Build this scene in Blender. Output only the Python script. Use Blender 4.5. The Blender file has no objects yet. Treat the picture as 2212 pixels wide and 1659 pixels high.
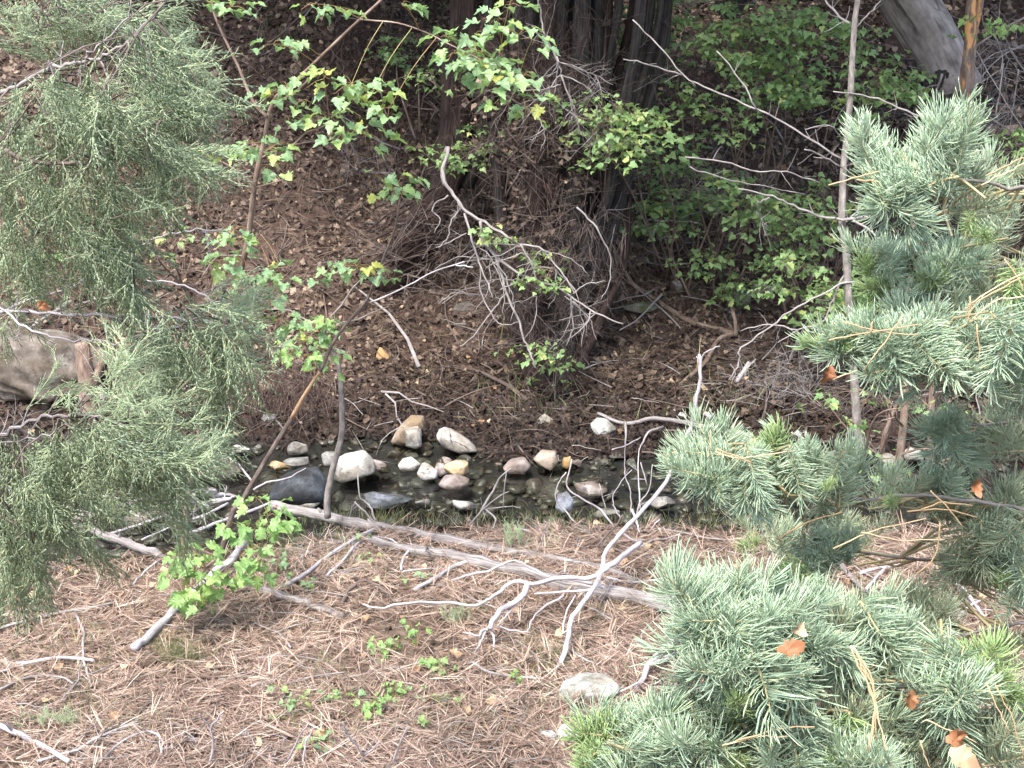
import bpy, bmesh, math, random
import numpy as np
from mathutils import Matrix, Vector, Euler

# ------------------------------------------------------------------ scene, camera, light
scn = bpy.context.scene
COL = scn.collection
R = math.radians
W2, H2, FPX = 2212.0, 1659.0, 3212.0
CAMZ, PITCH = 3.5, R(17.0)

cam = bpy.data.cameras.new('camera')
cam.sensor_width = 36.0
cam.lens = 36.0 * FPX / W2
cam.clip_start = 0.05
cam.clip_end = 500
cam_o = bpy.data.objects.new('camera', cam)
cam_o.location = (0, 0, CAMZ)
cam_o.rotation_euler = (math.pi / 2 - PITCH, 0, 0)
COL.objects.link(cam_o)
scn.camera = cam_o

SUN_EL, SUN_AZ = R(58), R(205)      # azimuth measured clockwise from +Y: light from behind, a little left
world = bpy.data.worlds.new('World')
scn.world = world
world.use_nodes = True
wn = world.node_tree
wn.nodes.clear()
wo = wn.nodes.new('ShaderNodeOutputWorld')
wb = wn.nodes.new('ShaderNodeBackground')
ws = wn.nodes.new('ShaderNodeTexSky')
ws.sky_type = 'NISHITA'
ws.sun_disc = False
ws.sun_elevation = SUN_EL
ws.sun_rotation = SUN_AZ
ws.air_density = 1.0
ws.dust_density = 4.0
ws.ozone_density = 1.0
wb.inputs['Strength'].default_value = 0.14
wn.links.new(ws.outputs[0], wb.inputs['Color'])
wn.links.new(wb.outputs[0], wo.inputs['Surface'])

sun = bpy.data.lights.new('sun', 'SUN')
sun.energy = 1.5
sun.angle = R(11)
sun.color = (1.0, 0.965, 0.92)
sun_o = bpy.data.objects.new('sun', sun)
sd = Vector((math.sin(SUN_AZ) * math.cos(SUN_EL), math.cos(SUN_AZ) * math.cos(SUN_EL), math.sin(SUN_EL)))
sun_o.rotation_euler = sd.to_track_quat('Z', 'Y').to_euler()
sun_o.location = (0, 0, 30)
COL.objects.link(sun_o)

scn.view_settings.view_transform = 'Standard'
scn.view_settings.look = 'None'
scn.view_settings.gamma = 1.0
scn.view_settings.use_curve_mapping = False
scn.view_settings.exposure = 2.3
scn.render.engine = 'CYCLES'
scn.cycles.max_bounces = 6
scn.cycles.diffuse_bounces = 3
scn.cycles.glossy_bounces = 2
scn.cycles.transmission_bounces = 3
scn.cycles.transparent_max_bounces = 8

rnd = random.Random(11)
rng = np.random.default_rng(7)

# ------------------------------------------------------------------ noise and terrain
_tab = np.random.default_rng(3).random((256, 256))
def vnoise(x, y):
    xi = np.floor(x).astype(int); yi = np.floor(y).astype(int)
    fx = x - xi; fy = y - yi
    fx = fx * fx * (3 - 2 * fx); fy = fy * fy * (3 - 2 * fy)
    a = _tab[xi & 255, yi & 255]; b = _tab[(xi + 1) & 255, yi & 255]
    c = _tab[xi & 255, (yi + 1) & 255]; d = _tab[(xi + 1) & 255, (yi + 1) & 255]
    return (a * (1 - fx) + b * fx) * (1 - fy) + (c * (1 - fx) + d * fx) * fy
def fbm(x, y, o=4):
    s = 0; a = 0.5
    for k in range(o):
        s = s + a * (vnoise(x * 2 ** k + 17.3 * k, y * 2 ** k + 5.1 * k) - 0.5)
        a *= 0.5
    return s
def sstep(a, b, v):
    t = np.clip((v - a) / (b - a), 0, 1)
    return t * t * (3 - 2 * t)
def near_edge(x):
    return np.interp(x, [-14, -6, -2.1, -1.5, -0.9, -0.3, 0.5, 1.4, 3, 14], [7.4, 7.5, 7.55, 7.72, 8.05, 8.04, 7.96, 7.98, 7.95, 7.95]) + 0.10 * np.sin(2.3 * x + .4) * 0.5 + 0.16 * fbm(x * 1.7, x * 0 + 3.3, 3)
def far_edge(x):
    return np.interp(x, [-14, -6, -3, -2, -1.1, -0.5, 0, 0.6, 1.5, 3, 14], [10.7, 10.4, 10.1, 9.95, 10.05, 9.95, 9.62, 9.62, 9.62, 9.55, 9.9]) + 0.35 * fbm(x * 1.3, x * 0 + 9.3, 3) + 0.18
def hgt(x, y):
    x = np.asarray(x, float); y = np.asarray(y, float)
    ne = near_edge(x); fe = far_edge(x)
    nearz = 0.20 + 0.07 * fbm(x * 3.1 + 8, y * 3.1, 3) + 0.02 * (8 - y) + 0.33 * (np.logaddexp(0, (4.6 - y) * 3) / 3) + 0.10 * fbm(x * 0.9, y * 0.9, 4) + 0.03 * fbm(x * 6, y * 6, 3)
    d = y - fe
    y1 = np.interp(x, [-14, -3, -1.6, -0.6, 0.6, 2, 5, 14], [10.6, 10.6, 10.6, 11.2, 11.7, 12.1, 12.0, 12.0])
    sl = np.interp(x, [-14, -2, 0, 3, 14], [0.78, 0.78, 0.62, 0.56, 0.6])
    farz = 0.03 + 0.13 * np.clip(d, 0, 99) - 0.13 * np.clip(y - 14, 0, 99) + sl * (np.logaddexp(0, (y - y1) * 3) / 3)
    amp = sstep(0, 1.5, d)
    farz = farz + 0.05 * fbm(x * 5, y * 5, 3) * (0.4 + amp) + (0.45 * amp) * fbm(x * 0.8 + 4, y * 0.8, 4)
    farz = np.where(y > 24, farz * 1.0, farz)
    bed = -0.085 + 0.08 * fbm(x * 2.2, y * 2.2, 4) + 0.03 * fbm(x * 9, y * 9, 2)
    z = nearz + (bed - nearz) * sstep(ne - 0.12, ne + 0.18, y)
    z = z + (farz - z) * sstep(fe - 0.45, fe + 0.15, y)
    return z
def h1(x, y): return float(hgt(np.array([x]), np.array([y]))[0])

cp, sp = math.cos(PITCH), math.sin(PITCH)
def ray(px, py):
    a = (px - W2 / 2) / FPX; b = (H2 / 2 - py) / FPX
    return Vector((a, cp + b * sp, -sp + b * cp))
def at(px, py, Y):
    d = ray(px, py)
    return Vector((0, 0, CAMZ)) + d * (Y / d.y)
def depth_of(p):
    return p.y * cp - (p.z - CAMZ) * sp
_t = np.linspace(3.0, 30, 2700)
def gnd(px, py, lift=0.0, water=True):
    d = ray(px, py)
    X = d.x * _t; Y = d.y * _t; Z = CAMZ + d.z * _t
    g = hgt(X, Y)
    if water: g = np.maximum(g, np.where((Y > 7) & (Y < 10.8), 0.0, -9))
    k = np.argmax(Z < g)
    return Vector((X[k], Y[k], max(g[k], -9) + lift))

# ------------------------------------------------------------------ materials
def new_mat(name):
    m = bpy.data.materials.new(name); m.use_nodes = True
    nt = m.node_tree; nt.nodes.clear()
    out = nt.nodes.new('ShaderNodeOutputMaterial')
    return m, nt, out
def node(nt, t, **kw):
    n = nt.nodes.new(t)
    for k, v in kw.items():
        if k in ('op',): n.operation = v
        elif hasattr(n, k) and not k.startswith('i_'): setattr(n, k, v)
    return n
def ramp(nt, fac, stops):
    r = nt.nodes.new('ShaderNodeValToRGB')
    e = r.color_ramp.elements
    while len(e) > 1: e.remove(e[-1])
    e[0].position = stops[0][0]; e[0].color = (*stops[0][1], 1)
    for p, c in stops[1:]:
        q = e.new(p); q.color = (*c, 1)
    nt.links.new(fac, r.inputs[0])
    return r.outputs[0]
def mixc(nt, fac, a, b, mode='MIX'):
    m = nt.nodes.new('ShaderNodeMix'); m.data_type = 'RGBA'; m.blend_type = mode
    for sock, v in ((m.inputs[0], fac), (m.inputs[6], a), (m.inputs[7], b)):
        if isinstance(v, (int, float)): sock.default_value = v
        elif isinstance(v, tuple): sock.default_value = (*v, 1) if len(v) == 3 else v
        else: nt.links.new(v, sock)
    return m.outputs[2]
def math_n(nt, op, a, b=None):
    m = nt.nodes.new('ShaderNodeMath'); m.operation = op
    for i, v in enumerate((a, b)):
        if v is None: continue
        if isinstance(v, (int, float)): m.inputs[i].default_value = v
        else: nt.links.new(v, m.inputs[i])
    return m.outputs[0]
def noise(nt, vec, scale, detail=4, rough=0.6):
    n = nt.nodes.new('ShaderNodeTexNoise')
    n.inputs['Scale'].default_value = scale; n.inputs['Detail'].default_value = detail
    n.inputs['Roughness'].default_value = rough
    if vec is not None: nt.links.new(vec, n.inputs['Vector'])
    return n.outputs[0]
def objpos(nt):
    g = nt.nodes.new('ShaderNodeNewGeometry')
    return g.outputs['Position']
def rand01(nt):
    o = nt.nodes.new('ShaderNodeObjectInfo'); g = nt.nodes.new('ShaderNodeNewGeometry')
    return math_n(nt, 'FRACT', math_n(nt, 'ADD', o.outputs['Random'], g.outputs['Random Per Island']))
def bump(nt, h, strength, dist):
    b = nt.nodes.new('ShaderNodeBump'); b.inputs['Strength'].default_value = strength; b.inputs['Distance'].default_value = dist
    nt.links.new(h, b.inputs['Height']); return b.outputs[0]
def princ(nt, out, col, rough=0.8, spec=0.3, nrm=None):
    p = nt.nodes.new('ShaderNodeBsdfPrincipled')
    if isinstance(col, tuple): p.inputs['Base Color'].default_value = (*col, 1)
    else: nt.links.new(col, p.inputs['Base Color'])
    if isinstance(rough, (int, float)): p.inputs['Roughness'].default_value = rough
    else: nt.links.new(rough, p.inputs['Roughness'])
    p.inputs['Specular IOR Level'].default_value = spec
    if nrm is not None: nt.links.new(nrm, p.inputs['Normal'])
    if out is not None: nt.links.new(p.outputs[0], out.inputs['Surface'])
    return p

def leaf_mat(name, stops, transl=0.35, tcol=(0.35, 0.55, 0.08), rough=0.45, spec=0.4, nscale=40, veins=0.0):
    m, nt, out = new_mat(name)
    c = ramp(nt, rand01(nt), stops)
    n = noise(nt, objpos(nt), nscale, 3)
    c = mixc(nt, 0.22, c, ramp(nt, n, [(0.3, (0.35, 0.35, 0.3)), (0.7, (1, 1, 0.95))]), 'MULTIPLY')
    if veins:
        tc_ = nt.nodes.new('ShaderNodeTexCoord'); sx = nt.nodes.new('ShaderNodeSeparateXYZ'); nt.links.new(tc_.outputs['Object'], sx.inputs[0])
        yy = math_n(nt, 'SUBTRACT', sx.outputs[1], veins)
        an = math_n(nt, 'DIVIDE', math_n(nt, 'ARCTAN2', sx.outputs[0], yy), 0.72)
        dd = math_n(nt, 'ABSOLUTE', math_n(nt, 'SUBTRACT', an, math_n(nt, 'ROUND', an)))
        rr_ = math_n(nt, 'SQRT', math_n(nt, 'ADD', math_n(nt, 'MULTIPLY', yy, yy), math_n(nt, 'MULTIPLY', sx.outputs[0], sx.outputs[0])))
        v = ramp(nt, math_n(nt, 'MULTIPLY', dd, rr_), [(0.0, (0.55,) * 3), (0.03, (0, 0, 0))])
        c = mixc(nt, v, c, (0.42, 0.48, 0.22))
        sp_ = ramp(nt, noise(nt, objpos(nt), 70, 3), [(0.66, (0, 0, 0)), (0.72, (0.8, 0.8, 0.8))])
        c = mixc(nt, sp_, c, (0.30, 0.24, 0.08))
    p = princ(nt, None, c, rough, spec)
    t = nt.nodes.new('ShaderNodeBsdfTranslucent')
    tc = mixc(nt, 0.6, c, tcol)
    nt.links.new(tc, t.inputs[0])
    mx = nt.nodes.new('ShaderNodeMixShader'); mx.inputs[0].default_value = transl
    nt.links.new(p.outputs[0], mx.inputs[1]); nt.links.new(t.outputs[0], mx.inputs[2])
    nt.links.new(mx.outputs[0], out.inputs['Surface'])
    return m
def litter_mat(name, stops, rough=0.75, spec=0.25, wet=False):
    m, nt, out = new_mat(name)
    c = ramp(nt, rand01(nt), stops)
    n = noise(nt, objpos(nt), 1.3, 5)
    c = mixc(nt, 0.65, c, ramp(nt, n, [(0.32, (0.45, 0.42, 0.38)), (0.6, (1, 1, 1))]), 'MULTIPLY')
    if wet:      # litter soaked by the stream
        sx = nt.nodes.new('ShaderNodeSeparateXYZ'); nt.links.new(objpos(nt), sx.inputs[0])
        zz = math_n(nt, 'ADD', sx.outputs[2], math_n(nt, 'MULTIPLY', n, -0.12))
        f = ramp(nt, zz, [(0.05, (1, 1, 1)), (0.24, (0, 0, 0))])
        c = mixc(nt, f, c, mixc(nt, 1.0, c, (0.26, 0.24, 0.24), 'MULTIPLY'))
    princ(nt, out, c, rough, spec)
    return m
def bark_mat(name, stops, su=30, sv=5, bstr=0.6, bdist=0.006, rough=0.9, patch=None, spec=0.2, lichen=None):
    """Grain runs along the stem: the tube's UV is in metres."""
    m, nt, out = new_mat(name)
    uv = nt.nodes.new('ShaderNodeUVMap')
    mp = nt.nodes.new('ShaderNodeMapping'); mp.inputs['Scale'].default_value = (su, sv, 1)
    nt.links.new(uv.outputs[0], mp.inputs[0])
    n = noise(nt, mp.outputs[0], 1.0, 6, 0.65)
    c = ramp(nt, n, stops)
    n2 = noise(nt, objpos(nt), 9, 4)
    c = mixc(nt, 0.55, c, ramp(nt, n2, [(0.35, (0.5, 0.48, 0.46)), (0.65, (1.1, 1.08, 1.05))]), 'MULTIPLY')
    if patch:
        mp2 = nt.nodes.new('ShaderNodeMapping'); mp2.inputs['Scale'].default_value = (patch[3], patch[4], 1)
        nt.links.new(uv.outputs[0], mp2.inputs[0])
        f = ramp(nt, noise(nt, mp2.outputs[0], 1.0, 3), [(patch[1], (0, 0, 0)), (patch[2], (1, 1, 1))])
        c = mixc(nt, f, c, patch[0])
    if lichen:
        f = ramp(nt, noise(nt, objpos(nt), lichen[1], 4), [(0.56, (0, 0, 0)), (0.64, (1, 1, 1))])
        c = mixc(nt, f, c, lichen[0])
    princ(nt, out, c, rough, spec, bump(nt, n, bstr, bdist))
    return m
def rock_mat(name, base, light, dark, warm=None):
    m, nt, out = new_mat(name)
    P = objpos(nt)
    n1 = noise(nt, P, 9, 5, 0.7)
    c = ramp(nt, n1, [(0.3, dark), (0.5, base), (0.68, light)])
    v = nt.nodes.new('ShaderNodeTexVoronoi'); v.inputs['Scale'].default_value = 130
    nt.links.new(P, v.inputs['Vector'])
    c = mixc(nt, 0.5, c, ramp(nt, v.outputs['Distance'], [(0.1, (0.45, 0.45, 0.45)), (0.45, (1.1, 1.1, 1.1))]), 'MULTIPLY')
    n3 = noise(nt, P, 28, 4, 0.7)
    c = mixc(nt, ramp(nt, n3, [(0.56, (0, 0, 0)), (0.66, (0.7, 0.7, 0.7))]), c, (dark[0] * .8, dark[1] * .85, dark[2] * .75))
    if warm:
        c = mixc(nt, ramp(nt, noise(nt, P, 6, 3), [(0.45, (0, 0, 0)), (0.62, (0.8, 0.8, 0.8))]), c, warm)
    st = nt.nodes.new('ShaderNodeTexNoise'); st.inputs['Scale'].default_value = 5; st.inputs['Detail'].default_value = 5; nt.links.new(P, st.inputs['Vector'])
    c = mixc(nt, ramp(nt, st.outputs[0], [(0.44, (0, 0, 0)), (0.60, (0.75, 0.75, 0.75))]), c, mixc(nt, 1.0, c, (0.50, 0.44, 0.34), 'MULTIPLY'))
    # wet below the splash line of the stream
    sx = nt.nodes.new('ShaderNodeSeparateXYZ'); nt.links.new(P, sx.inputs[0])
    zz = math_n(nt, 'ADD', sx.outputs[2], math_n(nt, 'MULTIPLY', n3, -0.03))
    wet = ramp(nt, zz, [(0.0, (1, 1, 1)), (0.022, (0, 0, 0))])
    c = mixc(nt, wet, c, mixc(nt, 1.0, c, (0.40, 0.40, 0.36), 'MULTIPLY'))
    rr = ramp(nt, wet, [(0, (0.85,) * 3), (1, (0.25,) * 3)])
    h = math_n(nt, 'ADD', n1, math_n(nt, 'MULTIPLY', n3, 0.5))
    princ(nt, out, c, rr, 0.35, bump(nt, h, 0.7, 0.012))
    return m

M = {}
M['maple_leaf'] = leaf_mat('maple_leaf', [(0, (0.14, 0.23, 0.12)), (0.35, (0.19, 0.31, 0.18)), (0.7, (0.23, 0.36, 0.17)), (0.93, (0.28, 0.39, 0.12)), (0.99, (0.40, 0.40, 0.10))], 0.42, (0.34, 0.55, 0.14), veins=0.7)
M['bright_leaf'] = leaf_mat('bright_leaf', [(0, (0.14, 0.25, 0.08)), (0.5, (0.18, 0.31, 0.11)), (1, (0.23, 0.36, 0.11))], 0.4, (0.32, 0.54, 0.12), veins=0.7)
M['shade_leaf'] = leaf_mat('shade_leaf', [(0, (0.13, 0.23, 0.09)), (0.4, (0.21, 0.33, 0.14)), (0.8, (0.28, 0.41, 0.17)), (0.99, (0.36, 0.42, 0.14))], 0.42, (0.34, 0.54, 0.14))
M['petiole'] = leaf_mat('petiole', [(0, (0.25, 0.12, 0.06)), (1, (0.25, 0.22, 0.08))], 0.1)
M['juniper'] = leaf_mat('juniper_foliage', [(0, (0.30, 0.38, 0.24)), (0.35, (0.41, 0.51, 0.34)), (0.7, (0.50, 0.60, 0.42)), (0.93, (0.55, 0.61, 0.38)), (1.0, (0.50, 0.43, 0.28))], 0.5, (0.50, 0.60, 0.36), 0.6, 0.3)
M['fir'] = leaf_mat('fir_needles', [(0, (0.24, 0.34, 0.22)), (0.4, (0.34, 0.46, 0.32)), (0.8, (0.43, 0.55, 0.40)), (0.97, (0.46, 0.53, 0.33))], 0.2, (0.36, 0.5, 0.26), 0.55, 0.35)
M['fir_new'] = leaf_mat('fir_new_growth', [(0, (0.27, 0.40, 0.18)), (1, (0.37, 0.49, 0.21))], 0.3, (0.42, 0.56, 0.22), 0.5)
M['fir_shaded'] = leaf_mat('fir_shaded_needles', [(0, (0.27, 0.33, 0.21)), (0.6, (0.38, 0.46, 0.31)), (0.9, (0.44, 0.52, 0.34)), (1.0, (0.46, 0.39, 0.24))], 0.25, (0.38, 0.46, 0.26), 0.5)  # duller copy of the fir needles, shade of the inner boughs put in
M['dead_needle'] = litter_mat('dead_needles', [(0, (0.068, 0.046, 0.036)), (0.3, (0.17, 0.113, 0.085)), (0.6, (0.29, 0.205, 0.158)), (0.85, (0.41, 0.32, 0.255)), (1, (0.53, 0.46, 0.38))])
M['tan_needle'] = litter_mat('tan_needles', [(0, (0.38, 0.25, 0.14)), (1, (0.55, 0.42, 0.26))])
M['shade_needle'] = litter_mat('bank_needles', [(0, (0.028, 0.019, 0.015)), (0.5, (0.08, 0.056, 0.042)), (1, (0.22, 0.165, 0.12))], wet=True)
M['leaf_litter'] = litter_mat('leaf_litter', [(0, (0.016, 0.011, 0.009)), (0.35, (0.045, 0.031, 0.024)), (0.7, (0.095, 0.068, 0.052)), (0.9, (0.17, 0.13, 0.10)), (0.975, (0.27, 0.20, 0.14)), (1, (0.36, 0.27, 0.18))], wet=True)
M['dead_leaf'] = litter_mat('dry_oak_leaf', [(0, (0.26, 0.15, 0.08)), (0.5, (0.34, 0.235, 0.145)), (1, (0.41, 0.33, 0.22))], 0.6, 0.3)
M['rust_leaf'] = litter_mat('rust_leaf', [(0, (0.19, 0.08, 0.035)), (1, (0.25, 0.12, 0.055))], 0.6, 0.3)
M['grass'] = leaf_mat('grass', [(0, (0.10, 0.14, 0.05)), (0.6, (0.18, 0.21, 0.09)), (1, (0.36, 0.33, 0.18))], 0.25, (0.25, 0.33, 0.1))
M['driftwood'] = bark_mat('weathered_wood', [(0.3, (0.15, 0.14, 0.145)), (0.5, (0.34, 0.32, 0.335)), (0.7, (0.47, 0.45, 0.465))], 60, 6, 0.6, 0.004)
M['driftwood_tan'] = bark_mat('weathered_tan_wood', [(0.3, (0.045, 0.04, 0.04)), (0.48, (0.17, 0.157, 0.155)), (0.72, (0.34, 0.325, 0.32))], 70, 4, 1.0, 0.008)
M['dead_twig'] = bark_mat('dead_grey_twig', [(0.3, (0.11, 0.10, 0.097)), (0.5, (0.22, 0.205, 0.20)), (0.7, (0.35, 0.33, 0.325))], 60, 8, 0.4, 0.002)
M['dark_twig'] = bark_mat('dark_twig', [(0.3, (0.04, 0.032, 0.03)), (0.5, (0.10, 0.08, 0.07)), (0.75, (0.21, 0.18, 0.17))], 60, 12, 0.5, 0.003)
M['stem_bark'] = bark_mat('shaded_grey_bark', [(0.3, (0.06, 0.054, 0.05)), (0.5, (0.12, 0.11, 0.10)), (0.7, (0.2, 0.185, 0.17))], 25, 14, 0.5, 0.004)
M['boulder'] = rock_mat('brown_boulder', (0.125, 0.108, 0.093), (0.22, 0.20, 0.18), (0.045, 0.04, 0.034), (0.075, 0.062, 0.05))
M['grey_bark'] = bark_mat('grey_smooth_bark', [(0.3, (0.08, 0.072, 0.066)), (0.5, (0.19, 0.175, 0.16)), (0.7, (0.29, 0.275, 0.255))], 25, 14, 0.5, 0.004)
M['brown_bark'] = bark_mat('brown_sapling_bark', [(0.3, (0.07, 0.05, 0.04)), (0.5, (0.17, 0.125, 0.10)), (0.75, (0.30, 0.25, 0.21))], 30, 10, 0.4, 0.003)
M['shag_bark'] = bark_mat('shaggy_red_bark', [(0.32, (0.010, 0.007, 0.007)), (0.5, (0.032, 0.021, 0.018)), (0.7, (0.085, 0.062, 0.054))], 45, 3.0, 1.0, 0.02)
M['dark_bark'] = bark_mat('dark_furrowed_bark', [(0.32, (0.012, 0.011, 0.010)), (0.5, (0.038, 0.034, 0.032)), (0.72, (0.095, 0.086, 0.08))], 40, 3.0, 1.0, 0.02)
M['snag'] = bark_mat('pale_snag_wood', [(0.3, (0.13, 0.115, 0.105)), (0.5, (0.27, 0.24, 0.225)), (0.7, (0.37, 0.335, 0.32))], 10, 2.2, 0.7, 0.01, patch=((0.07, 0.06, 0.056), 0.55, 0.66, 5, 1.5))
M['peel'] = bark_mat('peeling_bark', [(0.3, (0.08, 0.055, 0.045)), (0.5, (0.19, 0.14, 0.11)), (0.7, (0.33, 0.27, 0.22))], 35, 6, 0.8, 0.006, patch=((0.52, 0.27, 0.11), 0.52, 0.57, 9, 3.2))
M['orange_wood'] = bark_mat('bare_orange_wood', [(0.3, (0.20, 0.12, 0.07)), (0.5, (0.33, 0.22, 0.135)), (0.7, (0.42, 0.31, 0.21))], 60, 12, 0.5, 0.003)
M['granite'] = rock_mat('granite', (0.31, 0.305, 0.295), (0.47, 0.465, 0.455), (0.10, 0.097, 0.09))
M['granite_pink'] = rock_mat('pinkish_granite', (0.20, 0.17, 0.16), (0.31, 0.275, 0.26), (0.08, 0.065, 0.06))
M['granite_tan'] = rock_mat('tan_stone', (0.22, 0.185, 0.15), (0.32, 0.285, 0.245), (0.09, 0.07, 0.055), (0.23, 0.18, 0.12))
M['stone_gold'] = rock_mat('golden_stone', (0.33, 0.255, 0.16), (0.44, 0.385, 0.28), (0.16, 0.115, 0.065), (0.38, 0.25, 0.115))
M['stone_dark'] = rock_mat('dark_wet_stone', (0.020, 0.023, 0.028), (0.055, 0.065, 0.075), (0.008, 0.009, 0.011))
M['stone_mid'] = rock_mat('grey_stone', (0.15, 0.148, 0.14), (0.26, 0.255, 0.245), (0.055, 0.054, 0.05))
M['stone_moss'] = rock_mat('mossy_stone', (0.19, 0.19, 0.16), (0.34, 0.34, 0.31), (0.05, 0.065, 0.035), (0.07, 0.10, 0.04))
M['lichen_rock'] = rock_mat('lichened_white_rock', (0.30, 0.30, 0.285), (0.45, 0.45, 0.43), (0.10, 0.105, 0.085))
M['stone_blue'] = rock_mat('blue_grey_stone', (0.17, 0.185, 0.21), (0.34, 0.36, 0.40), (0.05, 0.055, 0.065))

def ground_mat():
    m, nt, out = new_mat('forest_soil')
    P = objpos(nt)
    n = noise(nt, P, 14, 8, 0.7); n2 = noise(nt, P, 2.0, 4)
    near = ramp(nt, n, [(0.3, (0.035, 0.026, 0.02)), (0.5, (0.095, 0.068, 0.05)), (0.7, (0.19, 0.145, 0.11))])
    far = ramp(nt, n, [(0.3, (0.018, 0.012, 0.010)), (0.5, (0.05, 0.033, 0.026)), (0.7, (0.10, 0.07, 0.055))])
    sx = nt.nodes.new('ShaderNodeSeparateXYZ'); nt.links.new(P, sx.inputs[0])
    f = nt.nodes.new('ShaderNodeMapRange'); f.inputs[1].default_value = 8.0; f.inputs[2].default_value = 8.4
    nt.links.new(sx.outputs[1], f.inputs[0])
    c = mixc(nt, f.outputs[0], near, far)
    w = nt.nodes.new('ShaderNodeMapRange'); w.inputs[1].default_value = 0.06; w.inputs[2].default_value = -0.01
    nt.links.new(sx.outputs[2], w.inputs[0])
    bed = ramp(nt, n, [(0.3, (0.010, 0.010, 0.010)), (0.55, (0.032, 0.031, 0.030)), (0.75, (0.08, 0.077, 0.073))])
    c = mixc(nt, w.outputs[0], c, bed)
    princ(nt, out, c, 0.9, 0.15, bump(nt, math_n(nt, 'ADD', n, n2), 0.8, 0.03))
    return m
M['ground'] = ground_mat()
def water_mat():
    m, nt, out = new_mat('stream_water')
    P = objpos(nt)
    mp = nt.nodes.new('ShaderNodeMapping'); mp.inputs['Scale'].default_value = (0.6, 1.6, 1)
    nt.links.new(P, mp.inputs[0])
    h = math_n(nt, 'ADD', noise(nt, mp.outputs[0], 9, 3), math_n(nt, 'MULTIPLY', noise(nt, mp.outputs[0], 30, 2), 0.35))
    b = bump(nt, h, 0.35, 0.02)
    tr = nt.nodes.new('ShaderNodeBsdfTransparent'); tr.inputs[0].default_value = (0.76, 0.79, 0.76, 1)
    gl = nt.nodes.new('ShaderNodeBsdfGlossy'); gl.inputs['Roughness'].default_value = 0.06
    nt.links.new(b, gl.inputs['Normal'])
    fr = nt.nodes.new('ShaderNodeFresnel'); fr.inputs[0].default_value = 1.33; nt.links.new(b, fr.inputs['Normal'])
    mx = nt.nodes.new('ShaderNodeMixShader')
    nt.links.new(fr.outputs[0], mx.inputs[0]); nt.links.new(tr.outputs[0], mx.inputs[1]); nt.links.new(gl.outputs[0], mx.inputs[2])
    nt.links.new(mx.outputs[0], out.inputs['Surface'])
    return m
M['water'] = water_mat()

# ------------------------------------------------------------------ object helpers
def tag(o, label=None, cat=None, group=None, kind=None):
    if label: o['label'] = label
    if cat: o['category'] = cat
    if group: o['group'] = group
    if kind: o['kind'] = kind
    return o
def thing(name, label, cat, loc, group=None):
    o = bpy.data.objects.new(name, None); o.location = loc; o.empty_display_size = 0.1
    COL.objects.link(o)
    return tag(o, label, cat, group)
def base_of(parent):
    v = Vector((0, 0, 0)); p = parent
    while p is not None: v = v + p.location; p = p.parent
    return v
def np_mesh(name, V, F, mat, uv=None, smooth=True):
    """V (n,3); F list of index arrays (m,k); uv per loop or None"""
    me = bpy.data.meshes.new(name)
    V = np.asarray(V, np.float32)
    me.vertices.add(len(V)); me.vertices.foreach_set('co', V.ravel())
    idx = []; starts = []; c = 0
    for f in F:
        f = np.asarray(f, np.int32)
        if not len(f): continue
        idx.append(f.ravel()); k = f.shape[1]
        starts.append(c + np.arange(len(f)) * k); c += f.size
    idx = np.concatenate(idx); starts = np.concatenate(starts)
    me.loops.add(len(idx)); me.loops.foreach_set('vertex_index', idx)
    me.polygons.add(len(starts)); me.polygons.foreach_set('loop_start', starts.astype(np.int32))
    if uv is not None:
        l = me.uv_layers.new(name='UVMap'); l.data.foreach_set('uv', np.asarray(uv, np.float32).ravel())
    me.update(calc_edges=True)
    if smooth: me.polygons.foreach_set('use_smooth', np.ones(len(starts), bool))
    me.materials.append(mat)
    return me
def link(name, me, parent=None, loc=(0, 0, 0)):
    o = bpy.data.objects.new(name, me); COL.objects.link(o)
    if parent is not None: o.parent = parent
    o.location = loc
    return o
def catmull(P, n=4):
    P = [Vector(p) for p in P]
    if len(P) < 3:
        return [P[0].lerp(P[-1], i / n) for i in range(n + 1)]
    Q = [P[0] * 2 - P[1]] + P + [P[-1] * 2 - P[-2]]
    out = []
    for i in range(1, len(Q) - 2):
        a, b, c, d = Q[i - 1:i + 3]
        for k in range(n):
            t = k / n
            out.append(0.5 * ((2 * b) + (c - a) * t + (2 * a - 5 * b + 4 * c - d) * t * t + (3 * b - a - 3 * c + d) * t ** 3))
    out.append(P[-1])
    return out
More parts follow.
